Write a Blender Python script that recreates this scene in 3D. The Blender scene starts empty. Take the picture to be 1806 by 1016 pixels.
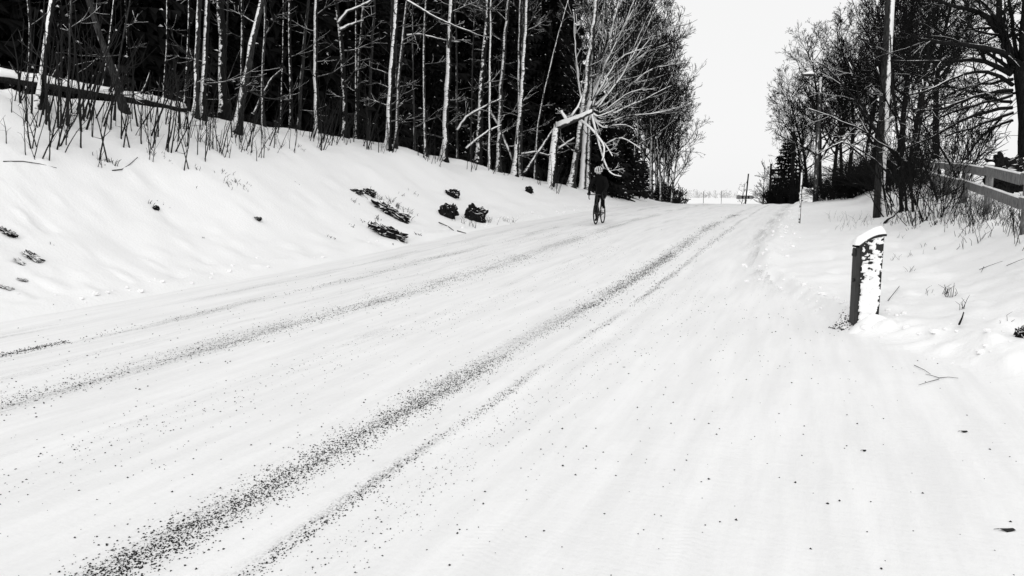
import bpy, math, random
import numpy as np
from mathutils import Vector, Matrix, noise as mnoise

# ------------------------------------------------------------------ camera, sky, sun, exposure
SC = bpy.context.scene
COL = SC.collection
EYE = 1.6
F = 1390.0
PITCH = math.atan((508 - 340) / F)
cam_data = bpy.data.cameras.new('camera')
cam_data.sensor_width = 36.0
cam_data.lens = 36.0 * F / 1806.0
cam_data.clip_start = 0.05
cam_data.clip_end = 6000
cam = bpy.data.objects.new('camera', cam_data)
cam.location = (0, 0, EYE)
cam.rotation_euler = (math.pi / 2 - PITCH, 0, 0)
COL.objects.link(cam)
SC.camera = cam

SUN_EL, SUN_AZ = math.radians(27), math.radians(-168)      # azimuth from +Y towards +X: behind the camera's left shoulder
w = bpy.data.worlds.new('World')
SC.world = w
w.use_nodes = True
wn, wl = w.node_tree.nodes, w.node_tree.links
wn.clear()
sky = wn.new('ShaderNodeTexSky')
sky.sky_type = 'NISHITA'
sky.sun_disc = False
sky.sun_elevation = SUN_EL
sky.sun_rotation = SUN_AZ
sky.air_density = 1.0
sky.dust_density = 2.0
bw = wn.new('ShaderNodeRGBToBW')
mixs = wn.new('ShaderNodeMix')
mixs.data_type = 'RGBA'
mixs.inputs[0].default_value = 0.93                        # closed cloud cover over the clear sky
mixs.inputs[7].default_value = (9.6, 9.6, 9.6, 1)
bg = wn.new('ShaderNodeBackground')
bg.inputs[1].default_value = 0.1
wo = wn.new('ShaderNodeOutputWorld')
wl.new(sky.outputs[0], bw.inputs[0])
wl.new(bw.outputs[0], mixs.inputs[6])
wl.new(mixs.outputs[2], bg.inputs[0])
wl.new(bg.outputs[0], wo.inputs[0])

sun_d = bpy.data.lights.new('sun', 'SUN')
sun_d.energy = 1.3
sun_d.angle = math.radians(50)
sun_d.color = (1, 0.995, 0.985)
sun = bpy.data.objects.new('sun', sun_d)
sd = Vector((math.sin(SUN_AZ) * math.cos(SUN_EL), math.cos(SUN_AZ) * math.cos(SUN_EL), math.sin(SUN_EL)))
sun.rotation_euler = sd.to_track_quat('Z', 'Y').to_euler()
COL.objects.link(sun)

SC.view_settings.view_transform = 'Standard'
SC.view_settings.look = 'None'
SC.view_settings.exposure = 0.0
SC.view_settings.gamma = 1.0
SC.view_settings.use_curve_mapping = False
SC.cycles.max_bounces = 6
SC.cycles.diffuse_bounces = 4
SC.cycles.glossy_bounces = 2
SC.cycles.transmission_bounces = 2

# ------------------------------------------------------------------ terrain maths
HEAD = math.radians(20.8)
DX, DY = math.sin(HEAD), math.cos(HEAD)                    # along the road
NX, NY = math.cos(HEAD), -math.sin(HEAD)                   # across it, to the right


def st2xy(s, t):
    return s * DX + t * NX, s * DY + t * NY


def xy2st(x, y):
    return x * DX + y * DY, x * NX + y * NY


def hash2(i, j, seed):
    h = (i.astype(np.int64) * 374761393 + j.astype(np.int64) * 668265263 + seed * 1442695041) & 0xFFFFFFFF
    h = ((h ^ (h >> 13)) * 1274126177) & 0xFFFFFFFF
    h = h ^ (h >> 16)
    return (h & 0xFFFF) / 65535.0


def vnoise(x, y, seed=0):
    x = np.asarray(x, float)
    y = np.asarray(y, float)
    i, j = np.floor(x), np.floor(y)
    fx, fy = x - i, y - j
    fx = fx * fx * (3 - 2 * fx)
    fy = fy * fy * (3 - 2 * fy)
    a = hash2(i, j, seed); b = hash2(i + 1, j, seed); c = hash2(i, j + 1, seed); d = hash2(i + 1, j + 1, seed)
    return (a * (1 - fx) + b * fx) * (1 - fy) + (c * (1 - fx) + d * fx) * fy - 0.5


def sstep(x, a, b):
    u = np.clip((x - a) / (b - a), 0, 1)
    return u * u * (3 - 2 * u)


def smooth_table(xs, ys, rng, step=0.5, win=9):
    g = np.arange(rng[0], rng[1], step)
    v = np.interp(g, xs, ys)
    k = np.hanning(2 * win + 1)
    k /= k.sum()
    vp = np.pad(v, win, mode='edge')
    return g, np.convolve(vp, k, mode='valid')


RG, RV = smooth_table([-80, 0, 5, 12, 24, 36, 46, 53, 65, 85, 120, 180, 400], [0, 0, 0, .12, .6, .85, .95, .9, .5, -.5, -1.5, -2.2, -2.2], (-80, 400))
HG, HV = smooth_table([-80, 5, 14, 26, 31, 35, 40, 50, 60, 90, 400], [3.6, 3.5, 3.4, 2.7, 2.3, 1.75, 1.25, .55, .35, 0, 0], (-80, 400), win=5)
LG, LV = smooth_table([-80, 30, 40, 52, 400], [5.7, 5.5, 4.0, 2.5, 2.5], (-80, 400), win=5)
RB_T = np.array([-1, 0, .6, 1.8, 2.5, 3, 4, 6, 12, 40, 2000.])
RB_Z = np.array([0, .10, .17, .28, .56, .78, .98, 1.1, 1.3, 1.6, 1.6])
DRV_T = np.array([-1, -.5, .4, 1.6, 3, 6, 20, 2000.])
DRV_S = np.array([15, 12.9, 9.35, 7.4, 6.6, 6.0, 5.0, 5.0])
EDGE_L, EDGE_R = -9.15, -1.0
RUTS = [(-2.85, .16, -.018), (-2.35, .16, .022), (-1.95, .12, -.01), (-1.55, .2, .025), (-4.3, .3, -.012), (-5.75, .2, -.018), (-7.3, .25, -.012), (-5.0, .3, .014), (-3.6, .3, .012), (-6.5, .3, .014)]


def terrain(s, t):
    s = np.asarray(s, float)
    t = np.asarray(t, float)
    z = np.interp(s, RG, RV)
    # left bank
    u = EDGE_L - t
    H = np.interp(s, HG, HV)
    L = np.interp(s, LG, LV)
    uu = u + vnoise(s * .35, t * .35, 3) * .8 * sstep(u, 0, 2)
    x = np.clip(uu / L, 0, 1)
    S = .5 * x + .5 * x * x * (3 - 2 * x)
    far = 1 - sstep(s, 60, 150)
    z = z + H * S + np.clip(uu - L, 0, 4) * .10 * sstep(s, 24, 8) * 1.0 * (uu > L)
    # right bank
    r = np.interp(t, RB_T, RB_Z) * (1 + .38 * sstep(s, 26, 38))
    sb = np.interp(t, DRV_T, DRV_S) + vnoise(t * 1.7, s * .2, 5) * .5
    wd = sstep(s, sb - .2, sb + 1.6)
    z = z + np.where(t > EDGE_R, r * wd * (1 - sstep(s, 75, 120)), 0)
    berm = np.exp(-((s - sb - .7) / .4) ** 2) * .09 * sstep(t, -.9, -.1) * (1 - sstep(t, 8, 14))
    z = z + berm
    # everything sinks to the valley far away
    z = z * 1.0
    # loose snow relief
    off = np.maximum(sstep(u, -.1, .5), np.where(t > EDGE_R, wd * sstep(t, -1.0, -.5), 0))
    near = 1 - sstep(s, 60, 140)
    z = z + off * near * (vnoise(s * .9, t * .9, 11) * .075 + vnoise(s * 2.3, t * 2.3, 12) * .06 + vnoise(s * 6, t * 6, 13) * .022)
    z = z + off * near * np.maximum(vnoise(s * 3.4, t * 3.4, 15) - .2, 0) * .18
    z = z + np.exp(-((s - sb - .5) / .5) ** 2) * sstep(t, -.9, -.2) * (1 - sstep(t, 8, 14)) * (np.maximum(vnoise(s * 5, t * 5, 71), 0) * .16 + np.maximum(vnoise(s * 11, t * 11, 72), 0) * .06)
    z = z - off * near * np.maximum(vnoise(s * 1.9, t * 2.6, 73) - .33, 0) * .4
    # plough windrows at both road edges
    z = z + np.exp(-((t + 9.35 + vnoise(s * .5, s * 0, 7) * .3) / .22) ** 2) * .06 * near * (0.6 + vnoise(s * 1.5, t, 8))
    z = z + np.exp(-((t + .78 + vnoise(s * .7, s * 0, 9) * .2) / .2) ** 2) * .12 * near * sstep(s, 11, 15) * (1 + vnoise(s * 2.2, t * 2, 10))
    # ruts and soft ridges on the road
    on = (1 - off) * near
    for t0, wdt, a in RUTS:
        tt = t - t0 - vnoise(s * .12, s * 0 + t0, 21) * .16
        fade = np.where(t > -1.3, 0, 1)
        z = z + on * a * np.exp(-(tt / wdt) ** 2) * fade
    z = z + on * (vnoise(s * 1.1, t * 4.0, 31) * .014 + vnoise(s * 5, t * 9, 32) * .006)
    # broad undulation of the far field
    z = z + sstep(s, 120, 300) * vnoise(s * .01, t * .01, 40) * 1.2
    return z


def zxy(x, y):
    s, t = xy2st(x, y)
    return terrain(s, t)


def ray(px, py):
    u, v = (px - 903) / F, (508 - py) / F
    c, sn = math.cos(PITCH), math.sin(PITCH)
    d = Vector((u, c + v * sn, -sn + v * c))
    return d / d.y


def at(px, py, y):
    d = ray(px, py)
    return Vector((d.x * y, y, EYE + d.z * y))


_YS = np.concatenate([np.arange(2.0, 30, .02), np.arange(30, 130, .1)])


def gp(px, py, lo=2.0, hi=60.0):
    """the point of the ground seen there (or where the line of sight grazes it closest)"""
    d = ray(px, py)
    ys = _YS[(_YS >= lo) & (_YS <= hi)]
    gz = zxy(d.x * ys, ys)
    gap = EYE + d.z * ys - gz
    hit = np.nonzero(gap <= 0)[0]
    k = hit[0] if len(hit) else int(np.argmin(gap))
    return Vector((d.x * ys[k], ys[k], float(gz[k])))


def on_ground(px, y):
    d = ray(px, 340)
    return Vector((d.x * y, y, float(zxy(np.array([d.x * y]), np.array([y]))[0])))


# ------------------------------------------------------------------ object helpers
def tag(o, label=None, cat=None, group=None, kind=None):
    if label: o['label'] = label
    if cat: o['category'] = cat
    if group: o['group'] = group
    if kind: o['kind'] = kind
    return o


def empty(name, loc, rotz=0.0):
    o = bpy.data.objects.new(name, None)
    o.empty_display_size = .2
    o.location = loc
    o.rotation_euler = (0, 0, rotz)
    COL.objects.link(o)
    return o


def link(name, mesh, parent=None, loc=None, rotz=None):
    o = bpy.data.objects.new(name, mesh)
    if parent is not None: o.parent = parent
    if loc is not None: o.location = loc
    if rotz is not None: o.rotation_euler = (0, 0, rotz)
    COL.objects.link(o)
    return o


class MB:
    """collects geometry that becomes ONE mesh"""
    def __init__(self):
        self.v = []
        self.f = []
        self.m = []

    def tube(self, pts, rad, n=6, cap=True, closed=False, mi=0):
        base = len(self.v)
        k = len(pts)
        V = self.v
        for i in range(k):
            p = pts[i]
            if closed:
                a, b = pts[i - 1], pts[(i + 1) % k]
            else:
                a, b = pts[max(i - 1, 0)], pts[min(i + 1, k - 1)]
            tx, ty, tz = b[0] - a[0], b[1] - a[1], b[2] - a[2]
            l = math.sqrt(tx * tx + ty * ty + tz * tz) or 1.0
            tx, ty, tz = tx / l, ty / l, tz / l
            if i == 0:
                rx, ry, rz = (0.0, 0.0, 1.0) if abs(tz) < .8 else (1.0, 0.0, 0.0)
            else:
                rx, ry, rz = wx, wy, wz
            dt = rx * tx + ry * ty + rz * tz
            wx, wy, wz = rx - dt * tx, ry - dt * ty, rz - dt * tz
            l = math.sqrt(wx * wx + wy * wy + wz * wz) or 1.0
            wx, wy, wz = wx / l, wy / l, wz / l
            ux, uy, uz = ty * wz - tz * wy, tz * wx - tx * wz, tx * wy - ty * wx
            r = rad[i] if hasattr(rad, '__len__') else rad
            for j in range(n):
                c, s = CS[n][j]
                c *= r; s *= r
                V.append((p[0] + ux * c + wx * s, p[1] + uy * c + wy * s, p[2] + uz * c + wz * s))
        for i in range(k if closed else k - 1):
            o1 = base + i * n
            o2 = base + ((i + 1) % k) * n
            for j in range(n):
                j2 = (j + 1) % n
                self.f.append((o1 + j, o1 + j2, o2 + j2, o2 + j)); self.m.append(mi)
        if cap and not closed and n > 3:
            self.f.append(tuple(base + j for j in range(n - 1, -1, -1))); self.m.append(mi)
            self.f.append(tuple(base + (k - 1) * n + j for j in range(n))); self.m.append(mi)

    def box(self, c, size, rz=0.0, mi=0, ax=None):
        hx, hy, hz = size[0] / 2, size[1] / 2, size[2] / 2
        b = len(self.v)
        cs, sn = math.cos(rz), math.sin(rz)
        for dx, dy, dz in ((-1, -1, -1), (1, -1, -1), (1, 1, -1), (-1, 1, -1), (-1, -1, 1), (1, -1, 1), (1, 1, 1), (-1, 1, 1)):
            q = Vector((dx * hx, dy * hy, dz * hz))
            if ax is not None:
                q = ax @ q
            else:
                q = Vector((q.x * cs - q.y * sn, q.x * sn + q.y * cs, q.z))
            self.v.append((c[0] + q.x, c[1] + q.y, c[2] + q.z))
        for f in ((3, 2, 1, 0), (4, 5, 6, 7), (0, 1, 5, 4), (1, 2, 6, 5), (2, 3, 7, 6), (3, 0, 4, 7)):
            self.f.append(tuple(b + i for i in f)); self.m.append(mi)

    def poly(self, pts, mi=0):
        b = len(self.v)
        self.v.extend(tuple(p) for p in pts)
        self.f.append(tuple(range(b, b + len(pts)))); self.m.append(mi)

    def mesh(self, name, mats, smooth=True):
        me = bpy.data.meshes.new(name)
        me.from_pydata(self.v, [], self.f)
        for m in (mats if isinstance(mats, (list, tuple)) else [mats]):
            me.materials.append(m)
        if any(self.m):
            me.polygons.foreach_set('material_index', self.m)
        me.polygons.foreach_set('use_smooth', [smooth] * len(self.f))
        me.update()
        return me

    def build(self, name, mats, parent=None, loc=None, smooth=True):
        return link(name, self.mesh(name, mats, smooth), parent, loc)


CS = {n: [(math.cos(2 * math.pi * j / n), math.sin(2 * math.pi * j / n)) for j in range(n)] for n in range(3, 33)}


# ------------------------------------------------------------------ materials
class NT:
    def __init__(self, name):
        self.mat = bpy.data.materials.new(name)
        self.mat.use_nodes = True
        self.n = self.mat.node_tree.nodes
        self.l = self.mat.node_tree.links
        self.n.clear()
        self.out = self.n.new('ShaderNodeOutputMaterial')
        self.b = self.n.new('ShaderNodeBsdfPrincipled')
        self.b.inputs['Specular IOR Level'].default_value = .15
        self.l.new(self.b.outputs[0], self.out.inputs[0])

    def put(self, v, sock):
        if isinstance(v, (int, float)):
            sock.default_value = v
        else:
            self.l.new(v, sock)

    def math(self, op, a, b=0.0, c=0.0, clamp=False):
        n = self.n.new('ShaderNodeMath')
        n.operation = op
        n.use_clamp = clamp
        self.put(a, n.inputs[0]); self.put(b, n.inputs[1])
        if op in ('MULTIPLY_ADD', 'SMOOTH_MIN', 'COMPARE'): self.put(c, n.inputs[2])
        return n.outputs[0]

    def noise(self, vec, scale, detail=3.0, rough=.55, dist=0.0):
        n = self.n.new('ShaderNodeTexNoise')
        n.inputs['Scale'].default_value = scale
        n.inputs['Detail'].default_value = detail
        n.inputs['Roughness'].default_value = rough
        n.inputs['Distortion'].default_value = dist
        if vec is not None: self.l.new(vec, n.inputs['Vector'])
        return n.outputs[0]

    def mapping(self, vec, scale):
        n = self.n.new('ShaderNodeMapping')
        n.inputs['Scale'].default_value = scale
        self.l.new(vec, n.inputs['Vector'])
        return n.outputs[0]

    def ramp(self, fac, a, b, va=0.0, vb=1.0):
        n = self.n.new('ShaderNodeMapRange')
        n.interpolation_type = 'SMOOTHSTEP'
        self.put(fac, n.inputs[0])
        n.inputs[1].default_value = a; n.inputs[2].default_value = b
        n.inputs[3].default_value = va; n.inputs[4].default_value = vb
        return n.outputs[0]

    def mix(self, fac, a, b):
        n = self.n.new('ShaderNodeMix')
        n.data_type = 'RGBA'
        self.put(fac, n.inputs[0])
        for v, s in ((a, n.inputs[6]), (b, n.inputs[7])):
            if isinstance(v, (int, float)): s.default_value = (v, v, v, 1)
            else: self.l.new(v, s)
        return n.outputs[2]

    def bump(self, h, strength, dist):
        n = self.n.new('ShaderNodeBump')
        n.inputs['Strength'].default_value = strength
        n.inputs['Distance'].default_value = dist
        self.l.new(h, n.inputs['Height'])
        self.l.new(n.outputs[0], self.b.inputs['Normal'])

    def color(self, v):
        s = self.b.inputs['Base Color']
        if isinstance(v, (int, float)): s.default_value = (v, v, v, 1)
        else: self.l.new(v, s)

    def geo(self, name='Position'):
        return self.n.new('ShaderNodeNewGeometry').outputs[name]

    def dot(self, vec, d):
        n = self.n.new('ShaderNodeVectorMath')
        n.operation = 'DOT_PRODUCT'
        self.l.new(vec, n.inputs[0])
        n.inputs[1].default_value = d
        return n.outputs['Value']


def plain(name, v, rough=.7, var=0.0, scale=8.0, spec=.15):
    m = NT(name)
    m.b.inputs['Roughness'].default_value = rough
    m.b.inputs['Specular IOR Level'].default_value = spec
    if var:
        nz = m.noise(m.geo(), scale)
        m.color(m.mix(nz, max(v - var, .002), v + var))
    else:
        m.color(v)
    return m.mat


def bark(name, base, wind, amount, up=.35, zs=.45, scale=9.0, snow=.86, k=1.3, hard=.16, base2=None, dash=0.0):
    """bark with snow blown against its windward side and lying on what faces up"""
    m = NT(name)
    m.b.inputs['Roughness'].default_value = .85
    m.b.inputs['Specular IOR Level'].default_value = .05
    pos = m.geo()
    nor = m.geo('Normal')
    wv = Vector(wind).normalized()
    d = m.dot(nor, tuple(wv))
    u = m.dot(nor, (0, 0, 1))
    d = m.math('ADD', d, m.math('MULTIPLY', u, up))
    nz = m.noise(m.mapping(pos, (1, 1, zs)), scale, 4, .65)
    nz2 = m.noise(pos, 1.3, 2)
    x = m.math('ADD', d, m.math('MULTIPLY_ADD', nz, k, -k * .5))
    x = m.math('ADD', x, m.math('MULTIPLY_ADD', nz2, .9, -.45))
    fac = m.ramp(x, amount - hard, amount + hard)
    if dash:
        dn = m.noise(m.mapping(pos, (1.1, 1.1, 4.2)), 4.5, 3, .6)
        fac = m.math('MULTIPLY', fac, m.ramp(dn, dash, dash + .05, 1.0, .12))
    bn = m.noise(m.mapping(pos, (3, 3, .5)), 12, 4, .7)
    col = m.mix(m.ramp(bn, .35, .7), base * .45, base2 or base * 1.5)
    m.color(m.mix(fac, col, snow))
    m.bump(m.math('ADD', nz, bn), .5, .02)
    return m.mat


def topsnow(name, base, thr=.55, scale=7.0, k=.8, snow=.86, rough=.85):
    return bark(name, base, (0, 0, 1), thr, up=0, zs=1, scale=scale, k=k, snow=snow, hard=.12)


W_LEFT = (-.72, -.68, .1)
W_RIGHT = (.75, -.6, .1)
M = {}
M['snowbark'] = bark('bark_snow_heavy', .014, W_LEFT, .36, k=1.5, hard=.09, zs=.9, dash=.58)
M['snowbark_some'] = bark('bark_snow_some', .02, W_LEFT, .72, k=2.0, hard=.14, zs=.8, dash=.55, base2=.05)
M['snowbark_dots'] = bark('bark_snow_specks', .012, W_LEFT, .85, k=3.0, scale=8, zs=1.0, hard=.12, dash=.54)
M['darkbark'] = bark('bark_dark', .035, W_LEFT, 1.15, k=1.4)
M['pale_branch'] = bark('branch_frosted', .05, (-.5, -.55, .5), .3, up=.3, k=1.2, scale=5)
M['grey_branch'] = bark('branch_half_snowy', .012, (-.35, -.4, .85), .80, up=.3, k=1.2, scale=5)
M['dark_branch'] = topsnow('branch_dark', .011, .84, scale=4)
M['fan_branch'] = bark('branch_rimed', .015, (-.45, -.5, .6), .52, up=.3, k=1.5, scale=6, hard=.12)
M['twig'] = topsnow('twig_dark', .010, 1.2, scale=4)
M['pole_wood'] = bark('pole_wood', .03, W_RIGHT, .5, k=.7, zs=.8, scale=14, up=.1)
M['lamp_wood'] = bark('lamp_pole_wood', .05, (-.3, -.9, .2), 1.1, k=1.4)
M['grey_twig'] = bark('twig_grey', .045, (-.4, -.5, .8), 1.0, up=.3, k=1.6, scale=5)
M['plain_pole'] = plain('pole_dark', .012, .8, .004)
M['needles'] = plain('spruce_needles', .012, .8, .006, 3.0, .03)
M['clump'] = plain('snow_clump', .84, .7, .03)
M['rock'] = topsnow('rock_dark', .010, .72, scale=5, k=1.3)
M['log'] = topsnow('log_bark', .016, .05, scale=4, k=.7)
M['fence'] = topsnow('fence_wood', .17, .8, scale=10, k=.35)
M['stem'] = plain('sapling_bark', .012, .8, .006, 5.0)
M['grass'] = plain('dry_grass', .02, .8, .012, 5.0)
M['gravel'] = plain('gravel_stone', .016, .7, .01, 60.0)
M['metal'] = plain('cabinet_metal', .012, .5, .004, 8.0, .25)
M['metal_grey'] = plain('cabinet_metal_grey', .024, .6, .014, 14.0, .25)
M['black'] = plain('black_cloth', .006, .85, .002, 20.0, .05)
M['tyre'] = plain('black_rubber', .006, .7, 0, 8, .1)
M['bike'] = plain('black_paint', .008, .35, 0, 8, .3)
M['white'] = plain('white_plastic', .75, .4)
M['skin'] = plain('skin', .42, .6, .03, 30)
M['glass_dark'] = plain('dark_lens', .01, .2, 0, 8, .4)
M['far_wood'] = plain('frosted_hazed_wood', .55, .9, .22, .12)  # pale from frost, and with the fading of distant air painted in
M['barn_wall'] = plain('barn_board', .16, .8, .05, 1.0)

# snow of the banks and fields
sn = NT('bank_snow')
p = sn.geo()
n1 = sn.noise(p, 1.1, 4, .6)
n2 = sn.noise(p, 20, 5, .65)
sn.color(sn.mix(n1, .84, .88))
sn.b.inputs['Roughness'].default_value = .75
sn.bump(sn.math('ADD', sn.math('MULTIPLY', n1, .18), sn.math('MULTIPLY', n2, .12)), .55, .14)
M['snow'] = sn.mat

# packed snow of the road: tracks with grit and meltwater grime
rd = NT('packed_snow')
uv = rd.n.new('ShaderNodeUVMap').outputs[0]
sep = rd.n.new('ShaderNodeSeparateXYZ')
rd.l.new(uv, sep.inputs[0])
S_, T_ = sep.outputs[0], sep.outputs[1]
wob = rd.noise(rd.mapping(uv, (.16, .35, 1)), 1.0, 2)
tw = rd.math('ADD', T_, rd.math('MULTIPLY_ADD', wob, .12, -.06))
long_ = rd.noise(rd.mapping(uv, (.55, 9, 1)), 1.0, 5, .65)
patch = rd.noise(rd.mapping(uv, (.35, 2.2, 1)), 1.0, 3, .6)
speck = rd.noise(uv, 75, 3, .7)
speck2 = rd.noise(uv, 22, 4, .75)
grime = None
for t0, wdt, a, lo, hi in ((-2.82, .14, .6, .40, .60), (-2.2, .05, .7, .40, .58), (-5.75, .24, .8, .42, .60), (-7.35, .20, .7, .44, .60), (-8.3, .14, .5, .45, .6), (-4.5, .16, .36, .47, .62), (-6.5, .2, .4, .46, .62)):
    g = rd.math('DIVIDE', rd.math('SUBTRACT', tw, t0), wdt)
    g = rd.math('POWER', 2.718, rd.math('MULTIPLY', rd.math('MULTIPLY', g, g), -1))
    g = rd.math('MULTIPLY', g, a)
    g = rd.math('MULTIPLY', g, rd.ramp(rd.math('MULTIPLY_ADD', long_, .5, rd.math('MULTIPLY', patch, .5)), lo, hi))
    grime = g if grime is None else rd.math('ADD', grime, g)
# the rut that swings out round the driveway corner
tc = rd.math('SUBTRACT', tw, rd.math('ADD', -1.2, rd.math('MULTIPLY', rd.math('MAXIMUM', rd.math('SUBTRACT', 18.3, S_), 0.0), .115)))
g = rd.math('DIVIDE', tc, .2)
g = rd.math('POWER', 2.718, rd.math('MULTIPLY', rd.math('MULTIPLY', g, g), -1))
g = rd.math('MULTIPLY', rd.math('MULTIPLY', g, .75), rd.ramp(S_, 11.5, 13.5))
grime = rd.math('ADD', grime, rd.math('MULTIPLY', g, rd.ramp(rd.math('MULTIPLY_ADD', long_, .5, rd.math('MULTIPLY', patch, .5)), .4, .6)))
grit = rd.math('MULTIPLY', grime, rd.ramp(rd.math('MULTIPLY_ADD', speck, .6, rd.math('MULTIPLY', speck2, .4)), .44, .58))
tone = rd.mix(rd.ramp(rd.noise(rd.mapping(uv, (.5, 5, 1)), 1.0, 5, .6), .3, .7), .80, .88)
tone = rd.mix(rd.math('MULTIPLY', rd.ramp(speck2, .5, .75), .09), tone, .45)
# side track has treads pressed in from turning cars
rd.color(rd.mix(rd.math('MULTIPLY', grit, 1.0, clamp=True), tone, .03))
rd.b.inputs['Roughness'].default_value = .7
b1 = rd.noise(rd.mapping(uv, (2.5, 11, 1)), 1.0, 4, .6)
b2 = rd.noise(uv, 30, 4, .65)
b3 = rd.noise(rd.mapping(uv, (14, 3.2, 1)), 1.0, 3, .6)
dr = rd.ramp(T_, -1.9, -.9)
h = rd.math('ADD', rd.math('MULTIPLY', b1, .35), rd.math('MULTIPLY', b2, .16))
h = rd.math('ADD', h, rd.math('MULTIPLY', rd.math('MULTIPLY', b3, .2), dr))
for t0, slope, wdt in ((-1.25, .05, .11), (-.35, .12, .10), (.9, -.55, .12), (1.5, -.60, .12)):   # tread pressed in by turning tyres
    q = rd.math('SUBTRACT', rd.math('SUBTRACT', T_, t0), rd.math('MULTIPLY', rd.math('SUBTRACT', S_, 4.5), slope))
    g = rd.math('DIVIDE', q, wdt)
    g = rd.math('POWER', 2.718, rd.math('MULTIPLY', rd.math('POWER', rd.math('ABSOLUTE', g), 4.0), -1))
    tr = rd.math('SINE', rd.math('ADD', rd.math('MULTIPLY', S_, 150.0), rd.math('MULTIPLY', rd.math('ABSOLUTE', q), 70.0)))
    g = rd.math('MULTIPLY', g, rd.ramp(rd.noise(rd.mapping(uv, (1.2, 1.2, 1)), 1.0, 2), .42, .62))
    h = rd.math('ADD', h, rd.math('MULTIPLY', rd.math('MULTIPLY', tr, g), .018))
rd.bump(h, .55, .035)
M['road'] = rd.mat

# ------------------------------------------------------------------ the ground: one sheet, split into snowy land and packed road
def grow(start, step, rate, end):
    out = [start]
    while out[-1] < end:
        out.append(out[-1] + step)
        step *= rate
    return out


s_ax = sorted([-x for x in grow(-1.9, .3, 1.25, 60)]) [:-1] + grow(2.0, .05, 1.0, 9.0)[:-1] + grow(9.0, .05, 1.022, 70)[:-1] + grow(70, 1.6, 1.09, 2500)
t_ax = [-v for v in reversed(grow(20.0, .35, 1.16, 2200))][:-1] + list(np.arange(-20, -9.6, .13)) + list(np.arange(-9.6, 4.2, .05)) + list(np.arange(4.2, 11, .14)) + grow(11, .3, 1.16, 2200)
s_ax = np.array(s_ax)
t_ax = np.array(t_ax)
SS, TT = np.meshgrid(s_ax, t_ax, indexing='ij')
ZZ = terrain(SS, TT)
XX, YY = st2xy(SS, TT)
ns_, nt_ = SS.shape
co = np.stack([XX, YY, ZZ], -1).reshape(-1, 3)
uvs = np.stack([SS, TT], -1).reshape(-1, 2)
ii, jj = np.meshgrid(np.arange(ns_ - 1), np.arange(nt_ - 1), indexing='ij')
quads = np.stack([ii * nt_ + jj, ii * nt_ + jj + 1, (ii + 1) * nt_ + jj + 1, (ii + 1) * nt_ + jj], -1).reshape(-1, 4)
cs_ = SS[:-1, :-1].ravel() * .5 + SS[1:, 1:].ravel() * .5
ct_ = TT[:-1, :-1].ravel() * .5 + TT[1:, 1:].ravel() * .5
is_road = ((ct_ > EDGE_L) & (ct_ < EDGE_R) & (cs_ < 140)) | ((ct_ >= EDGE_R) & (cs_ < np.interp(ct_, DRV_T, DRV_S)) & (ct_ < 40) & (cs_ > -20))


def sheet(name, q, mat):
    used, inv = np.unique(q.ravel(), return_inverse=True)
    q2 = inv.reshape(-1, 4)
    me = bpy.data.meshes.new(name)
    me.vertices.add(len(used))
    me.vertices.foreach_set('co', co[used].astype(np.float32).ravel())
    me.loops.add(q2.size)
    me.loops.foreach_set('vertex_index', q2.ravel().astype(np.int32))
    me.polygons.add(len(q2))
    me.polygons.foreach_set('loop_start', np.arange(0, q2.size, 4, dtype=np.int32))
    me.polygons.foreach_set('loop_total', np.full(len(q2), 4, dtype=np.int32))
    me.polygons.foreach_set('use_smooth', np.ones(len(q2), dtype=bool))
    uvl = me.uv_layers.new(name='UVMap')
    uvl.data.foreach_set('uv', uvs[used][q2.ravel()].astype(np.float32).ravel())
    me.materials.append(mat)
    me.update(calc_edges=True)
    me.validate()
    o = link(name, me)
    tag(o, kind='structure')
    return o


sheet('road', quads[is_road], M['road'])
sheet('ground', quads[~is_road], M['snow'])
# ------------------------------------------------------------------ vegetation builders
def rvec(rng):
    return Vector((rng.uniform(-1, 1), rng.uniform(-1, 1), rng.uniform(-1, 1)))


def grow_branch(mb, rng, p, d, L, r, lev, cfg):
    n = (7, 5, 4, 3)[min(lev - 1, 3)]
    pts, rad = [p.copy()], [r]
    q = p.copy()
    d = d.normalized()
    for k in range(n):
        d = (d + rvec(rng) * cfg['wander'] + Vector((0, 0, cfg['up'] if lev < 3 else cfg['up'] * .5))).normalized()
        q = q + d * (L / n)
        pts.append(q.copy())
        rad.append(max(r * (1 - .8 * (k + 1) / n), cfg['twig'] * .8))
    mb.tube(pts, rad, (6, 4, 3, 3)[min(lev - 1, 3)], cap=False, mi=1 if lev >= cfg['dark_from'] else cfg['mid'])
    if lev >= cfg['depth']:
        return
    m = cfg['kids'][lev - 1]
    m = max(2, int(m * rng.uniform(.75, 1.25)))
    for i in range(m):
        f = rng.uniform(.22, .98) if lev == 1 else rng.uniform(.15, .98)
        x = f * n
        k = min(int(x), n - 1)
        a = pts[k].lerp(pts[k + 1], x - k)
        dd = (pts[k + 1] - pts[k]).normalized()
        side = dd.cross(rvec(rng)).normalized()
        ang = rng.uniform(.45, 1.0) * cfg['angle']
        nd = dd * math.cos(ang) + side * math.sin(ang)
        grow_branch(mb, rng, a, nd, L * rng.uniform(.35, .62) * (1.15 - .5 * f), max(rad[k] * .6, cfg['twig']), lev + 1, cfg)


def make_cfg(**k):
    c = dict(H=13, r=.18, start=.25, limbs=15, reach=.38, elev=.7, wander=.16, up=.07, twig=.013, depth=4, kids=(7, 5, 4), angle=1.0, lean=(0, 0), sides=9, bend=.25, dark_from=9, mid=0)
    c.update(k)
    return c


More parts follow.
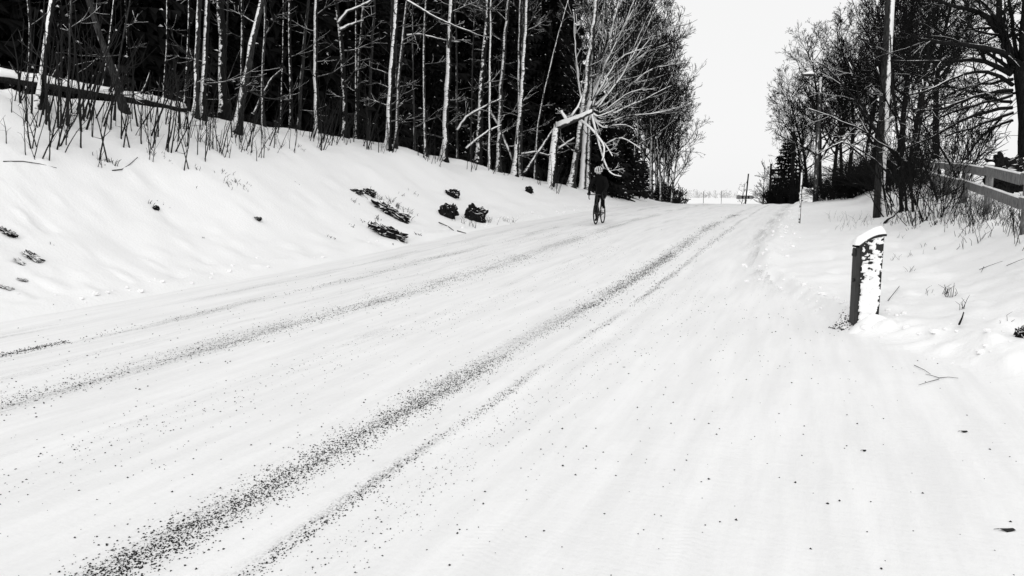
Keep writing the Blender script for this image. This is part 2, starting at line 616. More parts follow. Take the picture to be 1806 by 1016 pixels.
def bare_tree_meshes(seed, cfg, bark_m, twig_m, name='tree'):
    rng = random.Random(seed)
    H = cfg['H']
    n = 10
    pts, rad = [], []
    q = Vector((0, 0, -.15))
    d = Vector((cfg['lean'][0], cfg['lean'][1], 1)).normalized()
    for k in range(n + 1):
        f = k / n
        pts.append(q.copy())
        flare = 1 + .5 * max(0, .08 - f) / .08
        rad.append(max(cfg['r'] * flare * (1 - .92 * f), .015))
        d = (d + Vector((rng.uniform(-1, 1), rng.uniform(-1, 1), 0)) * .06 * cfg['bend'] * 4 + Vector((0, 0, .05))).normalized()
        q = q + d * (H / n)
    t = MB()
    t.tube(pts, rad, cfg['sides'])
    c = MB()
    az = rng.uniform(0, 6.28)
    for i in range(cfg['limbs']):
        f = cfg['start'] + (.97 - cfg['start']) * (i + rng.uniform(0, .9)) / cfg['limbs']
        x = f * n
        k = min(int(x), n - 1)
        a = pts[k].lerp(pts[k + 1], x - k)
        az += 2.4 + rng.uniform(-.5, .5)
        el = cfg['elev'] * rng.uniform(.6, 1.25)
        dd = Vector((math.cos(az) * math.cos(el), math.sin(az) * math.cos(el), math.sin(el)))
        L = H * cfg['reach'] * (1.15 - .75 * f) * rng.uniform(.7, 1.15)
        grow_branch(c, rng, a, dd, L, max(rad[k] * .55, .025), 1, cfg)
    return t.mesh(name + '_trunk', bark_m), c.mesh(name + '_crown', [twig_m, M['twig']])


def place_tree(name, label, cat, meshes, loc, rotz=0, scale=1.0, group=None):
    e = empty(name, loc, rotz)
    e.scale = (scale,) * 3
    tag(e, label, cat, group)
    for nm, me in meshes:
        o = link(nm, me, e)
        if nm == 'snow_clump': o['kind'] = 'stuff'
    return e


def spruce_meshes(seed, H, R, step=.34, arms=6, low=.6, trunk_r=.16, snowy=40):
    rng = random.Random(seed)
    t = MB()
    t.tube([(0, 0, -.2), (0, 0, H * .5), (0, 0, H)], [trunk_r, trunk_r * .6, .02], 7)
    c, s = MB(), MB()
    tips = []
    z = low
    while z < H - .2:
        f = z / H
        for a in range(arms):
            az = 6.283 * (a + rng.random()) / arms
            L = R * (1 - f) ** .75 * rng.uniform(.65, 1.1) + .15
            n = max(3, int(L / .33))
            p = Vector((0, 0, z))
            dr = rng.uniform(-.35, .05) + .35 * f
            ca, sa = math.cos(az), math.sin(az)
            for k in range(n):
                g = k / n
                d = Vector((ca * math.cos(dr), sa * math.cos(dr), math.sin(dr)))
                q = p + d * (L / n)
                wd = (.10 + .34 * (1 - g)) * min(1, L) * rng.uniform(.7, 1.2)
                sx, sy = -sa, ca
                hang = .12 + .12 * rng.random()
                for sg in (-1, 1):
                    tipv = Vector((q.x + sx * sg * wd + ca * .12, q.y + sy * sg * wd + sa * .12, q.z - hang * rng.uniform(.6, 1.6)))
                    c.poly([p, q, tipv] if sg > 0 else [q, p, tipv])
                dn = Vector((p.x * .5 + q.x * .5 + rng.uniform(-.06, .06), p.y * .5 + q.y * .5 + rng.uniform(-.06, .06), min(p.z, q.z) - hang * 1.7))
                c.poly([p, q, dn])
                p = q
                dr += rng.uniform(-.12, .10)
            c.poly([p + Vector((sa * .05, -ca * .05, 0)), p + Vector((ca * .25, sa * .25, -.03)), p + Vector((-sa * .05, ca * .05, 0))])
            tips.append((p.lerp(Vector((0, 0, z)), rng.uniform(.05, .5)), az))
        z += step * rng.uniform(.8, 1.2)
    for k in range(6):
        c.poly([(0, 0, H + .35), (.09 * math.cos(k), .09 * math.sin(k), H - .4), (.09 * math.cos(k + 1), .09 * math.sin(k + 1), H - .4)])
    rng.shuffle(tips)
    for p, az in tips[:snowy * 3]:
        w, l = rng.uniform(.02, .06), rng.uniform(.03, .14)
        ca, sa = math.cos(az), math.sin(az)
        pts = []
        for u, v, h in ((-l, 0, 0), (0, -w, 0), (l, 0, -.05), (0, w, 0), (0, 0, .06)):
            pts.append((p.x + ca * u - sa * v, p.y + sa * u + ca * v, p.z + h * .6 + .03 + rng.uniform(-.02, .03)))
        b = len(s.v)
        s.v.extend(pts)
        for f_ in ((0, 1, 4), (1, 2, 4), (2, 3, 4), (3, 0, 4), (3, 2, 1, 0)):
            s.f.append(tuple(b + i for i in f_)); s.m.append(0)
    return [('trunk', t.mesh('spruce_trunk', M['darkbark'])), ('crown', c.mesh('spruce_crown', M['needles'], False)), ('snow_clump', s.mesh('spruce_snow', M['clump']))]


# the trunks along the top of the bank: what each looks like and its path
FT = [
    ('birch_tree', 'leaning birch at the far left, white down one side, before the fallen log', [(65, 188), (80, 90), (93, 0)], 11, 'snowbark'),
    ('alder_tree', 'bent dark trunk leaning over the fallen log, bare of snow', [(222, 197), (196, 120), (180, 72), (155, 0)], 11, 'darkbark'),
    ('sapling_tree', 'thin straight dark stem between the leaning birch and the bent trunk', [(118, 222), (121, 100), (126, 0)], 4, 'darkbark'),
    ('sapling_tree', 'very thin stem that bows to the right beside the bent dark trunk', [(200, 212), (208, 100), (232, 0)], 3, 'darkbark'),
    ('birch_tree', 'dark trunk that shares its foot with a white birch right of the log end', [(344, 206), (347, 110), (352, 0)], 9, 'snowbark_some'),
    ('birch_tree', 'white-sided birch sharing its foot with a dark trunk right of the log end', [(356, 211), (361, 110), (368, 0)], 10, 'snowbark'),
    ('birch_tree', 'thick dark trunk flecked with snow behind the twin-footed birches', [(393, 196), (393, 100), (390, 0)], 14, 'snowbark_dots'),
    ('birch_tree', 'grey trunk curving strongly to the right as it rises from the bank', [(415, 232), (432, 150), (443, 80), (464, 0)], 12, 'snowbark_some'),
    ('birch_tree', 'thin snow-dotted stem just behind the strongly curving grey trunk', [(426, 212), (427, 100), (428, 0)], 6, 'snowbark_dots'),
    ('birch_tree', 'crooked thin stem kinked at mid height, right of the curving trunk', [(465, 208), (460, 120), (467, 95), (468, 0)], 5, 'snowbark_some'),
    ('birch_tree', 'slim dotted trunk left of the bright straight white birch', [(514, 214), (511, 100), (511, 0)], 6, 'snowbark_dots'),
    ('birch_tree', 'straight bright white birch standing alone above the sapling thicket', [(559, 217), (556, 110), (557, 0)], 8, 'snowbark'),
    ('birch_tree', 'speckled birch with snow-laden side branches at top, next right of the straight bright birch', [(609, 224), (606, 120), (600, 60), (592, 0)], 9, 'snowbark_dots'),
    ('birch_tree', 'thin speckled stem deep behind the birch with snow-laden side branches', [(629, 226), (628, 100), (628, 0)], 5, 'snowbark_dots'),
    ('birch_tree', 'brightest leaning birch with a dark foot, at the middle of the bank', [(683, 263), (690, 130), (701, 0)], 10, 'snowbark'),
    ('birch_tree', 'thin speckled birch leaning right just behind the brightest leaning birch', [(698, 262), (704, 120), (719, 0)], 6, 'snowbark_some'),
    ('birch_tree', 'dark slender stem half hidden behind the brightest leaning birch', [(686, 260), (690, 100), (692, 0)], 5, 'darkbark'),
    ('birch_tree', 'thin crooked stem speckled with snow between the two bright birches', [(751, 263), (747, 140), (747, 60), (752, 0)], 5, 'snowbark_some'),
    ('birch_tree', 'thin grey stem crossing behind the crooked speckled one', [(731, 262), (728, 100), (728, 0)], 4, 'darkbark'),
    ('birch_tree', 'straight white birch whose lowest metre is bare dark bark', [(783, 284), (790, 130), (795, 0)], 11, 'snowbark'),
    ('birch_tree', 'wide grey trunk with little snow, right of the birch with the bare dark foot', [(843, 281), (851, 130), (861, 0)], 11, 'snowbark_dots'),
    ('birch_tree', 'thin white stem close to the right side of the wide grey trunk', [(863, 282), (864, 150), (866, 0)], 5, 'snowbark'),
    ('birch_tree', 'grey-white birch standing second left of the birch with the swept foot', [(878, 288), (884, 150), (897, 0)], 9, 'snowbark_some'),
    ('birch_tree', 'white birch whose foot sweeps left towards the road, next to the broken birch', [(906, 304), (918, 200), (925, 90), (930, 0)], 9, 'snowbark'),
    ('birch_tree', 'thin upright stem right behind the birch with the swept foot', [(918, 300), (915, 150), (917, 0)], 6, 'snowbark_some'),
    ('birch_tree', 'leaning grey trunk standing behind the hanging broken top', [(1007, 334), (1017, 270), (1030, 190), (1040, 100), (1052, 0)], 12, 'snowbark_some'),
    ('birch_tree', 'upright slim trunk behind the hanging broken top, nearest the cyclist', [(1037, 320), (1040, 240), (1044, 120), (1050, 0)], 8, 'snowbark_some'),
    ('sapling_tree', 'thin sloping stem in front of the wood, left of the broken birch', [(943, 316), (948, 220), (965, 140), (985, 60), (1003, 0)], 4, 'snowbark_some'),
]
SHORT = ['the leaning far-left birch', 'the bent bare trunk', None, None, 'the twin-footed birches', 'the twin-footed birches', 'the thick flecked trunk', 'the strongly curving trunk', None, 'the kinked thin stem', None, 'the straight bright birch', 'the speckled birch', None, 'the brightest leaning birch', None, None, None, None, 'the dark-footed birch', 'the wide grey trunk', None, None, 'the swept-foot birch', None, 'the leaning grey trunk', None, None]
MARK = [(path[0][0], s_) for (nm, lab, path, wpx, mt), s_ in zip(FT, SHORT) if s_]
MARK.sort()


def near_mark(px):
    return min(MARK, key=lambda m: abs(m[0] - px))[1]


def between_marks(px):
    l = [m for m in MARK if m[0] <= px]
    r = [m for m in MARK if m[0] > px and (not l or m[1] != l[-1][1])]
    if l and r: return 'between ' + l[-1][1] + ' and ' + r[0][1]
    return 'left of ' + r[0][1] if r else 'right of ' + l[-1][1]


# ------------------------------------------------------------------ the dark wood on the left bank
SPR = [spruce_meshes(100 + i, h, r, snowy=sn_) for i, (h, r, sn_) in enumerate(((17, 2.6, 55), (15, 2.9, 70), (19, 2.7, 50), (13, 2.6, 70)))]
YOUNG = [spruce_meshes(120 + i, h, r, step=.26, low=.15, trunk_r=.06, snowy=30) for i, (h, r) in enumerate(((4.5, 1.6), (6, 1.9)))]
rng = random.Random(5)
taken = []


def free(x, y, d):
    for a, b in taken:
        if (a - x) ** 2 + (b - y) ** 2 < d * d: return False
    taken.append((x, y))
    return True


tries = 0
nspr = 0
while nspr < 78 and tries < 6000:
    tries += 1
    s = rng.uniform(2, 62)
    back = EDGE_L - float(np.interp(s, LG, LV))
    t = back - rng.uniform(3.0, 15.5)
    x, y = st2xy(s, t)
    if y < 8 or not (-.74 < x / y < .07): continue
    if not free(x, y, 2.5): continue
    z = float(zxy(np.array([x]), np.array([y]))[0])
    k = rng.randrange(4)
    place_tree('spruce_tree', 'tall dark spruce deep in the unlit wood behind ' + near_mark(903 + F * x / y), 'tree', SPR[k], (x, y, z - .1), rng.uniform(0, 6.28), rng.uniform(.9, 1.15), 'dark spruces of the wood')
    nspr += 1
ny = 0
tries = 0
while ny < 44 and tries < 6000:
    tries += 1
    s = rng.uniform(4, 58)
    back = EDGE_L - float(np.interp(s, LG, LV))
    t = back - rng.uniform(2.6, 8)
    x, y = st2xy(s, t)
    if y < 8 or not (-.72 < x / y < .12): continue
    if not free(x, y, 1.5): continue
    z = float(zxy(np.array([x]), np.array([y]))[0])
    place_tree('young_spruce', 'low young spruce in the dark at the wood edge behind ' + near_mark(903 + F * x / y), 'tree', YOUNG[rng.randrange(2)], (x, y, z - .1), rng.uniform(0, 6.28), rng.uniform(.7, 1.1), 'young spruces at the foot of the wood')
    ny += 1
# the wood behind, which reads as one mass
deep = []
tries = 0
while len(deep) < 120 and tries < 8000:
    tries += 1
    s = rng.uniform(-6, 66)
    back = EDGE_L - float(np.interp(s, LG, LV))
    t = back - rng.uniform(14, 46)
    x, y = st2xy(s, t)
    if y < 4 or not (-1.0 < x / y < .055): continue
    if not free(x, y, 2.9): continue
    deep.append((x, y, float(zxy(np.array([x]), np.array([y]))[0]), rng.uniform(0, 6.28), rng.uniform(.95, 1.3)))
lowspr = spruce_meshes(150, 17, 3.3, step=.62, arms=6, low=.2, snowy=0)[1][1]
nv = len(lowspr.vertices)
bv = np.empty(nv * 3, np.float32)
lowspr.vertices.foreach_get('co', bv)
bv = bv.reshape(-1, 3)
bt = np.array([tuple(p_.vertices) for p_ in lowspr.polygons if len(p_.vertices) == 3], np.int32)
av, af = [], []
for k, (x, y, z, a, sc) in enumerate(deep):
    R = np.array([[math.cos(a), -math.sin(a), 0], [math.sin(a), math.cos(a), 0], [0, 0, 1]])
    av.append(bv @ R.T * sc + np.array([x, y, z]))
    af.append(bt + k * nv)
me = bpy.data.meshes.new('forest')
me.from_pydata(np.concatenate(av).tolist(), [], np.concatenate(af).tolist())
me.materials.append(M['needles'])
tag(link('forest', me), 'black depth of the spruce wood behind the front trunks', 'forest', kind='stuff')


# ------------------------------------------------------------------ trunks along the top of the bank, one by one
def front_trunk(name, label, cat, path, wpx, mat, y=None, top=12.5, crown=10, twig='grey_branch', seed=1, start=.62, taper=.5, stubs=5, group=None, reach=.2, cdepth=3):
    rng = random.Random(seed)
    if y is None:
        b = gp(path[0][0], path[0][1], 10, 48)
    else:
        b = on_ground(path[0][0], y)
    y = b.y
    pts = [b + Vector((0, 0, -.15))]
    for px, py in path[1:]:
        q = at(px, py, y)
        if q.z > pts[-1].z + .1: pts.append(q)
    d = (pts[-1] - pts[-2]).normalized()
    d = (d + Vector((0, 0, .6))).normalized()
    while pts[-1].z < top:
        pts.append(pts[-1] + d * 1.2 + Vector((rng.uniform(-.05, .05), rng.uniform(-.05, .05), 0)))
    # resample with a slight natural wobble
    fine = []
    for a, c in zip(pts, pts[1:]):
        m = max(1, int((c - a).length / .45))
        for k in range(m): fine.append(a.lerp(c, k / m))
    fine.append(pts[-1])
    for _ in range(2):
        fine = [fine[0]] + [(fine[i - 1] + fine[i] * 2 + fine[i + 1]) / 4 for i in range(1, len(fine) - 1)] + [fine[-1]]
    r0 = wpx / F * y / 2
    n = len(fine)
    rad = []
    for i, q in enumerate(fine):
        f = i / (n - 1)
        fl = 1 + .55 * math.exp(-(q.z - b.z) / .25)
        rad.append(max(r0 * fl * (1 - taper * f) * (1 + rng.uniform(-.06, .06)), .012))
    org = b.copy()
    fine = [q + Vector((rng.uniform(-1, 1), rng.uniform(-1, 1), 0)) * r0 * .25 - org for q in fine]
    e = empty(name, org)
    tag(e, label, cat, group)
    t = MB()
    t.tube(fine, rad, 10)
    t.build('trunk', mat, e)
    c = MB()
    cfg = make_cfg(depth=cdepth, kids=(6, 4, 3), wander=.16, up=.05, twig=.008, angle=.9, dark_from=2)
    az = rng.uniform(0, 6.28)
    for i in range(crown + stubs):
        f = rng.uniform(.1, start) if i < stubs else rng.uniform(start, .97)
        k = min(int(f * (n - 1)), n - 2)
        az += 2.4 + rng.uniform(-.6, .6)
        el = rng.uniform(-.2, .6) if i < stubs else rng.uniform(.2, .9)
        dd = Vector((math.cos(az) * math.cos(el), math.sin(az) * math.cos(el), math.sin(el)))
        L = rng.uniform(.35, 1.7) if i < stubs else top * reach * (1.2 - .6 * f) * rng.uniform(.6, 1.2)
        cfg['depth'] = 2 if i < stubs else cdepth
        grow_branch(c, rng, fine[k], dd, L, max(rad[k] * .32, .01), 1, cfg)
    c.build('crown', [M['grey_twig'], M['grey_twig']], e)
    return e


for i, (nm, lab, path, wpx, mt) in enumerate(FT):
    thin = wpx < 7
    front_trunk(nm, lab, 'tree', path, wpx, M[mt], seed=300 + i, crown=4 if thin else 8, stubs=4 if thin else 8, twig='grey_branch' if mt != 'darkbark' else 'dark_branch', top=8 if wpx < 5 else 12.5, y=(None if i not in (25, 26) else 41.5 + (i - 25) * 1.5))


# further trunks glimpsed inside the wood
rng = random.Random(77)
for i in range(15):
    px = 12 + 940 * (i + rng.uniform(0, .9)) / 15
    b0 = gp(px, 170 + px * .13, 12, 48)
    y = b0.y + rng.uniform(1.2, 4.5)
    ln = rng.uniform(-12, 18)
    front_trunk('birch_tree', 'dim trunk in the wood ' + between_marks(px), 'tree', [(px, 200), (px + ln * .4, 90), (px + ln, 0)], rng.uniform(3, 7), M[rng.choice(['snowbark_dots', 'snowbark_dots', 'darkbark', 'darkbark'])], y=y, seed=400 + i, crown=2, stubs=2, top=11, twig='dark_branch', group='dim trunks inside the wood', cdepth=2)


# branches and thin stems that hang or lean between the trunks, loaded with snow
def foot(px, py):
    return gp(px, py, 10, 48).y - .12


def hung(label, path, w0, w1, y, mat='pale_branch', twigs=4, seed=0):
    rng = random.Random(seed)
    o = at(path[0][0], path[0][1], y)
    m = MB()
    pts = [at(px, py, y + .25 * k) - o for k, (px, py) in enumerate(path)]
    fine = []
    for p0, p1 in zip(pts, pts[1:]):
        for k in range(4): fine.append(p0.lerp(p1, k / 4) + rvec(rng) * .012)
    fine.append(pts[-1])
    n = len(fine)
    m.tube(fine, [(w0 + (w1 - w0) * k / (n - 1)) / F * y / 2 for k in range(n)], 7)
    cfg = make_cfg(depth=3, kids=(4, 3, 3), wander=.2, up=0, twig=.007)
    for k in range(twigs):
        i = rng.randrange(1, n - 1)
        grow_branch(m, rng, fine[i], (fine[i + 1] - fine[i]).normalized() + rvec(rng) * .7, rng.uniform(.3, .9), .01, 2, cfg)
    tag(m.build('hanging_branch', M[mat], None, o), label, 'branch', 'snowy branches hanging between the trunks')


hung('thick snow-laden branch stub pointing right from the speckled birch, lower one', [(600, 52), (612, 46), (626, 40), (641, 36)], 7, 3, foot(609, 224), twigs=1, seed=1)
hung('thick snow-laden branch pointing right from the speckled birch, upper one', [(596, 40), (612, 20), (630, 13), (652, 2), (670, -8)], 6, 4, foot(609, 224), twigs=1, seed=2)
hung('long white branch slanting down behind the dark-footed white birch from the top of the photo', [(700, -12), (730, 8), (770, 32), (800, 45), (830, 56), (846, 68)], 5, 2, foot(683, 263), twigs=7, seed=3)
hung('level white branch crossing just in front of the dark-footed white birch', [(718, 62), (740, 60), (765, 66), (788, 72), (812, 74)], 4, 2, foot(783, 284) - .5, twigs=5, seed=4)
hung('leaning branch rising right towards the birch with the swept foot', [(806, 230), (822, 206), (845, 192), (868, 181), (884, 174)], 5, 3, foot(843, 281) - .5, twigs=4, seed=5)
hung('low snowy branch resting across the foot of the wide grey trunk', [(822, 262), (840, 246), (862, 230), (884, 221)], 5, 3, foot(843, 281) - .4, twigs=3, seed=6)
hung('straight white pole-like branch leaning down right beside the swept foot', [(862, 190), (880, 222), (895, 258), (906, 288)], 5, 4, foot(906, 304) - .6, twigs=1, seed=7)
hung('thin grey branch leaning in the dark right of the curving trunk', [(448, 200), (462, 168), (480, 138), (502, 118)], 5, 3, 23.5, 'snowbark_some', 2, 8)
hung('dark branch leaning from the foot of the broken birch up to its stump', [(925, 305), (945, 275), (962, 250), (976, 228)], 6, 4, 38.5, 'snowbark_some', 2, 9)
hung('snowy dead branch lying low left of the broken birch', [(918, 272), (945, 268), (965, 274), (985, 270)], 5, 3, 39.5, 'pale_branch', 4, 10)
hung('snowy branch rising right behind the broken birch stump', [(985, 262), (1000, 252), (1013, 243)], 5, 3, 39.5, 'pale_branch', 2, 11)
# ------------------------------------------------------------------ trees drawn limb by limb
def limb_tree(name, label, cat, y, base, trunks, limbs, trunk_m, crown_m, cfg, seed, sub=(9, 1.0), group=None, dy=1.2):
    """trunks and limbs are pixel paths measured off the photograph, standing at depth y; limbs swing out of that plane"""
    rng = random.Random(seed)
    b = on_ground(base[0], y)
    e = empty(name, b)
    tag(e, label, cat, group)
    t = MB()
    for path, w0, w1 in trunks:
        pts = [at(px, py, y) - b for px, py in path]
        if pts[0].z < .8: pts[0] = Vector((pts[0].x, pts[0].y, -.2))
        fine = refine(pts, rng, .02)
        n = len(fine)
        t.tube(fine, [max((w0 + (w1 - w0) * i / (n - 1)) / F * y / 2, .008) * (1 + .35 * math.exp(-max(q.z, 0) / .3)) for i, q in enumerate(fine)], 10)
    t.build('trunk', trunk_m, e)
    c = MB()
    for li, (path, w0, w1) in enumerate(limbs):
        sw = rng.uniform(-dy, dy)
        m = len(path) - 1
        pts = [at(px, py, y + sw * i / m) - b for i, (px, py) in enumerate(path)]
        fine = refine(pts, rng, .03)
        n = len(fine)
        rad = [max((w0 + (w1 - w0) * i / (n - 1)) / F * y / 2, .007) for i in range(n)]
        c.tube(fine, rad, 6, mi=0)
        L = sum((fine[i + 1] - fine[i]).length for i in range(n - 1))
        for k in range(int(sub[0])):
            i = min(int(rng.uniform(.12, .99) * (n - 1)), n - 2)
            dd = (fine[i + 1] - fine[i]).normalized()
            side = dd.cross(rvec(rng)).normalized()
            a = rng.uniform(.4, .95)
            grow_branch(c, rng, fine[i], dd * math.cos(a) + side * math.sin(a), sub[1] * L * rng.uniform(.2, .42), max(rad[i] * .5, cfg['twig']), 2, cfg)
    c.build('crown', [crown_m, M['twig'], M['fan_branch']], e)
    return e


def refine(pts, rng, wob):
    fine = []
    for a, c_ in zip(pts, pts[1:]):
        m = max(2, int((c_ - a).length / .35))
        for k in range(m): fine.append(a.lerp(c_, k / m))
    fine.append(pts[-1])
    for _ in range(2):
        fine = [fine[0]] + [(fine[i - 1] + fine[i] * 2 + fine[i + 1]) / 4 for i in range(1, len(fine) - 1)] + [fine[-1]]
    return [q + rvec(rng) * wob for q in fine]


# the birch that snapped at head height of a giant: stump, fallen-over stem, hanging twigs
YB = 39.0
b = on_ground(971, YB)
br = empty('broken_birch', b)
tag(br, 'white birch snapped off high up, its top folded over and hanging beside the cyclist', 'tree')
rng = random.Random(9)


def px_tube(mb, path, w0, w1, n=8, y=YB, ys=0.0):
    m = len(path) - 1
    pts = refine([at(px, py, y + ys * i / m) - b for i, (px, py) in enumerate(path)], rng, .015)
    k = len(pts)
    mb.tube(pts, [(w0 + (w1 - w0) * i / (k - 1)) / F * y / 2 for i in range(k)], n)
    return pts


m = MB()
px_tube(m, [(969, 345), (973, 310), (976, 270), (979, 245), (982, 226)], 15, 13, 10)
for k in range(7):
    a = k * .9
    r_ = 6 / F * YB
    q = at(982, 226, YB) - b
    m.tube([q + Vector((math.cos(a) * r_ * .7, math.sin(a) * r_ * .7, -.1)), q + Vector((math.cos(a) * r_ * .9, math.sin(a) * r_ * .9, .12 + .1 * (k % 3)))], [.05, .008], 4)
m.build('stump', M['snowbark'], br)
m = MB()
px_tube(m, [(984, 222), (1005, 213), (1025, 206), (1045, 196)], 14, 8, 9, ys=-1.0)
m.build('broken_stem', M['pale_branch'], br)
m = MB()
cf = make_cfg(depth=4, kids=(5, 4, 3), wander=.2, up=.02, twig=.012)
for path, w0, w1, ys in (([(1043, 196), (1047, 215), (1053, 240), (1061, 270), (1068, 290), (1074, 304), (1084, 309), (1096, 311)], 5, 2, -1.0), ([(1022, 210), (1040, 222), (1052, 238), (1066, 252), (1067, 268), (1062, 284)], 5, 3, -1.0), ([(1066, 252), (1072, 262), (1080, 275)], 3, 2, -1.0),
                         ([(1000, 213), (993, 202), (990, 195)], 8, 4, 0), ([(1008, 205), (1020, 190), (1026, 170)], 6, 3, .4), ([(1045, 198), (1052, 208), (1070, 200), (1090, 190)], 4, 2, -.8)):
    pts = px_tube(m, path, w0, w1, 7, ys=ys)
    for k in range(3):
        i = rng.randrange(len(pts) // 3, len(pts) - 1)
        grow_branch(m, rng, pts[i], rvec(rng) + Vector((.4, 0, 0)), rng.uniform(.3, .8), .016, 2, cf)
m.build('hanging_branch', M['pale_branch'], br)

# big frosted tree behind it, fanning up and out over the road
cfA = make_cfg(depth=4, kids=(6, 5, 4), wander=.17, up=.10, twig=.012, angle=.85, dark_from=3, mid=2)
fan = []
for path, w in (
    ([(1031, 205), (1036, 150), (1042, 90), (1052, 0), (1055, -60)], 6), ([(1038, 190), (1055, 130), (1075, 70), (1092, 0), (1100, -50)], 7), ([(1042, 180), (1062, 120), (1085, 80), (1118, 15), (1140, -40)], 6),
    ([(1050, 172), (1085, 110), (1105, 95), (1120, 90), (1150, 80)], 5), ([(1055, 165), (1090, 125), (1120, 105), (1150, 60)], 5), ([(1040, 190), (1060, 180), (1085, 150), (1110, 115), (1140, 90), (1180, 76)], 6),
    ([(1042, 190), (1056, 205), (1085, 185), (1115, 165), (1160, 155)], 6), ([(1046, 200), (1060, 212), (1090, 195), (1130, 178), (1185, 150)], 5), ([(1046, 205), (1062, 230), (1080, 220), (1105, 218), (1118, 228)], 4), ([(1068, 255), (1085, 240), (1110, 245), (1130, 262)], 4),
    ([(1030, 200), (1022, 150), (1015, 90), (1012, 20)], 5), ([(1045, 190), (1056, 110), (1064, 40), (1072, -40)], 6), ([(1050, 195), (1100, 130), (1135, 60), (1165, 0)], 5), ([(1040, 195), (1060, 190), (1110, 150), (1150, 120), (1205, 110)], 5), ([(1045, 205), (1058, 222), (1100, 205), (1150, 200), (1200, 190)], 4)):
    fan.append((path, w * .98, 1.3))
    jx = rng.uniform(-16, 16)
    if len(fan) % 3 == 1: fan.append(([(x + jx * k / len(path) + rng.uniform(-5, 5), y + rng.uniform(-6, 6) * (k > 0)) for k, (x, y) in enumerate(path)], w * .6, 1.0))
limb_tree('ash_tree', 'large white-frosted tree fanning out from behind the broken birch towards the open sky', 'tree', 43.0, (1032, 330),
          [([(1026, 332), (1030, 270), (1034, 205), (1042, 178)], 11, 9)], fan, M['pale_branch'], M['pale_branch'], cfA, 21, sub=(11, .95), dy=2.0)

# ------------------------------------------------------------------ bare trees along the road, left row beyond the cyclist
LM = []
for i in range(4):
    cfg = make_cfg(H=(15.5, 14, 16.5, 12.5)[i], r=(.14, .12, .16, .12)[i], start=(.16, .22, .2, .12)[i], limbs=(24, 22, 26, 22)[i], reach=.30, elev=.85, up=.10, angle=.85, kids=(8, 5, 3), twig=.014, dark_from=2)
    LM.append(bare_tree_meshes(700 + i, cfg, M['snowbark_some'], M['grey_branch'], 'roadside_tree'))
rows = [
    ('bare roadside tree nearest to the frosted tree, partly white', 1082, 50, 0, 1.0), ('bare tree behind the frosted one with its crown cut by the top of the photo', 1100, 55, 2, 1.0), ('bare grey-trunked tree left of the thin white trunk at the end of the row', 1122, 55, 1, 1.05),
    ('bare tree with a thin white trunk at the road end of the left row', 1149, 58, 0, 1.0), ('dark bare tree right of the thin white trunk in the left row', 1160, 63, 2, .97), ('bare tree leaning over the crest beside the road', 1170, 66, 1, 1.0),
    ('second last bare tree of the left row before the open fields', 1178, 72, 3, 1.1), ('last bare tree of the left row, lowest crown against the sky', 1184, 78, 3, 1.05), ('bare tree in the second rank behind the left row', 1130, 64, 2, 1.0), ('bare tree deep in the second rank, seen between two trunks', 1150, 72, 0, 1.05), ('bare tree at the back of the left row, mostly hidden by others', 1112, 66, 1, 1.1), ('slim bare tree standing close to the road at the crest', 1166, 58, 3, .85)]
for i, (lab, px, y, k, sc) in enumerate(rows):
    tr, cr = LM[k]
    place_tree('bare_tree', lab, 'tree', (('trunk', tr), ('crown', cr)), on_ground(px, y) - Vector((0, 0, .1)), i * 2.1, sc, 'bare trees along the left of the road')
for i, (px, y, sc) in enumerate(((1078, 47, .85), (1098, 50, .9), (1110, 54, .9), (1136, 62, .55), (1165, 62, .42), (1060, 46, 1.0), (1090, 55, 1.1), (1012, 44, .9), (1174, 66, .4))):
    place_tree('young_spruce', 'low dark spruce under the bare trees of the left row', 'tree', YOUNG[i % 2], on_ground(px, y), i * 1.7, sc, 'low spruces under the left row')
for i, (px, y, sc, k) in enumerate(((985, 50, .95, 1), (1000, 54, .62, 3), (968, 47, 1.0, 0))):
    place_tree('spruce_tree', 'dark spruce at the road end of the wood, its outline against the sky', 'tree', SPR[k], on_ground(px, y), i * 1.1, sc, 'spruces at the end of the wood')

# ------------------------------------------------------------------ right side: bare trees behind the poles
RM = []
for i in range(5):
    cfg = make_cfg(H=(14.5, 13, 15, 12, 14)[i], r=(.26, .2, .22, .18, .16)[i], start=(.27, .3, .34, .26, .3)[i], limbs=(28, 26, 27, 26, 30)[i], reach=(.42, .38, .36, .42, .32)[i], elev=.75, up=.08, angle=.95, kids=(8, 6, 3), twig=.013, wander=.2, dark_from=3, bend=.4)
    RM.append(bare_tree_meshes(800 + i, cfg, M['dark_branch'], M['dark_branch'], 'wayside_tree'))
rows = [
    ('tall dark bare tree with a thick trunk just behind the street lamp', 1448, 56, 0, .78), ('dark bare tree standing right against the thick-trunked one by the street lamp', 1468, 58, 1, .86), ('bare tree that reaches furthest left over the road', 1424, 62, 3, .84), ('bare tree leaning out above the ragged spruce at the crest', 1412, 68, 1, .68), ('bare tree between the lamp and the tall pole, middle of three trunks', 1496, 58, 2, .84), ('straight dark trunk left of the tall snow-streaked pole', 1522, 56, 4, .92),
    ('bare tree directly behind the tall snow-streaked pole', 1552, 54, 2, .98), ('bare tree just right of the tall snow-streaked pole', 1582, 48, 1, 1.05), ('bare tree behind the far end of the fence', 1612, 44, 4, .95), ('dense bare tree above the fence', 1645, 46, 2, .95), ('bare tree in the second rank behind the lamp', 1482, 70, 2, .88), ('bare tree in the second rank behind the tall pole', 1535, 68, 0, 1.05), ('slender bare tree rising behind the bushes', 1600, 60, 4, 1.1)]
for i, (lab, px, y, k, sc) in enumerate(rows):
    tr, cr = RM[k]
    place_tree('bare_tree', lab, 'tree', (('trunk', tr), ('crown', cr)), on_ground(px, y) - Vector((0, 0, .1)), 1 + i * 1.9, sc, 'dark bare trees on the right side')

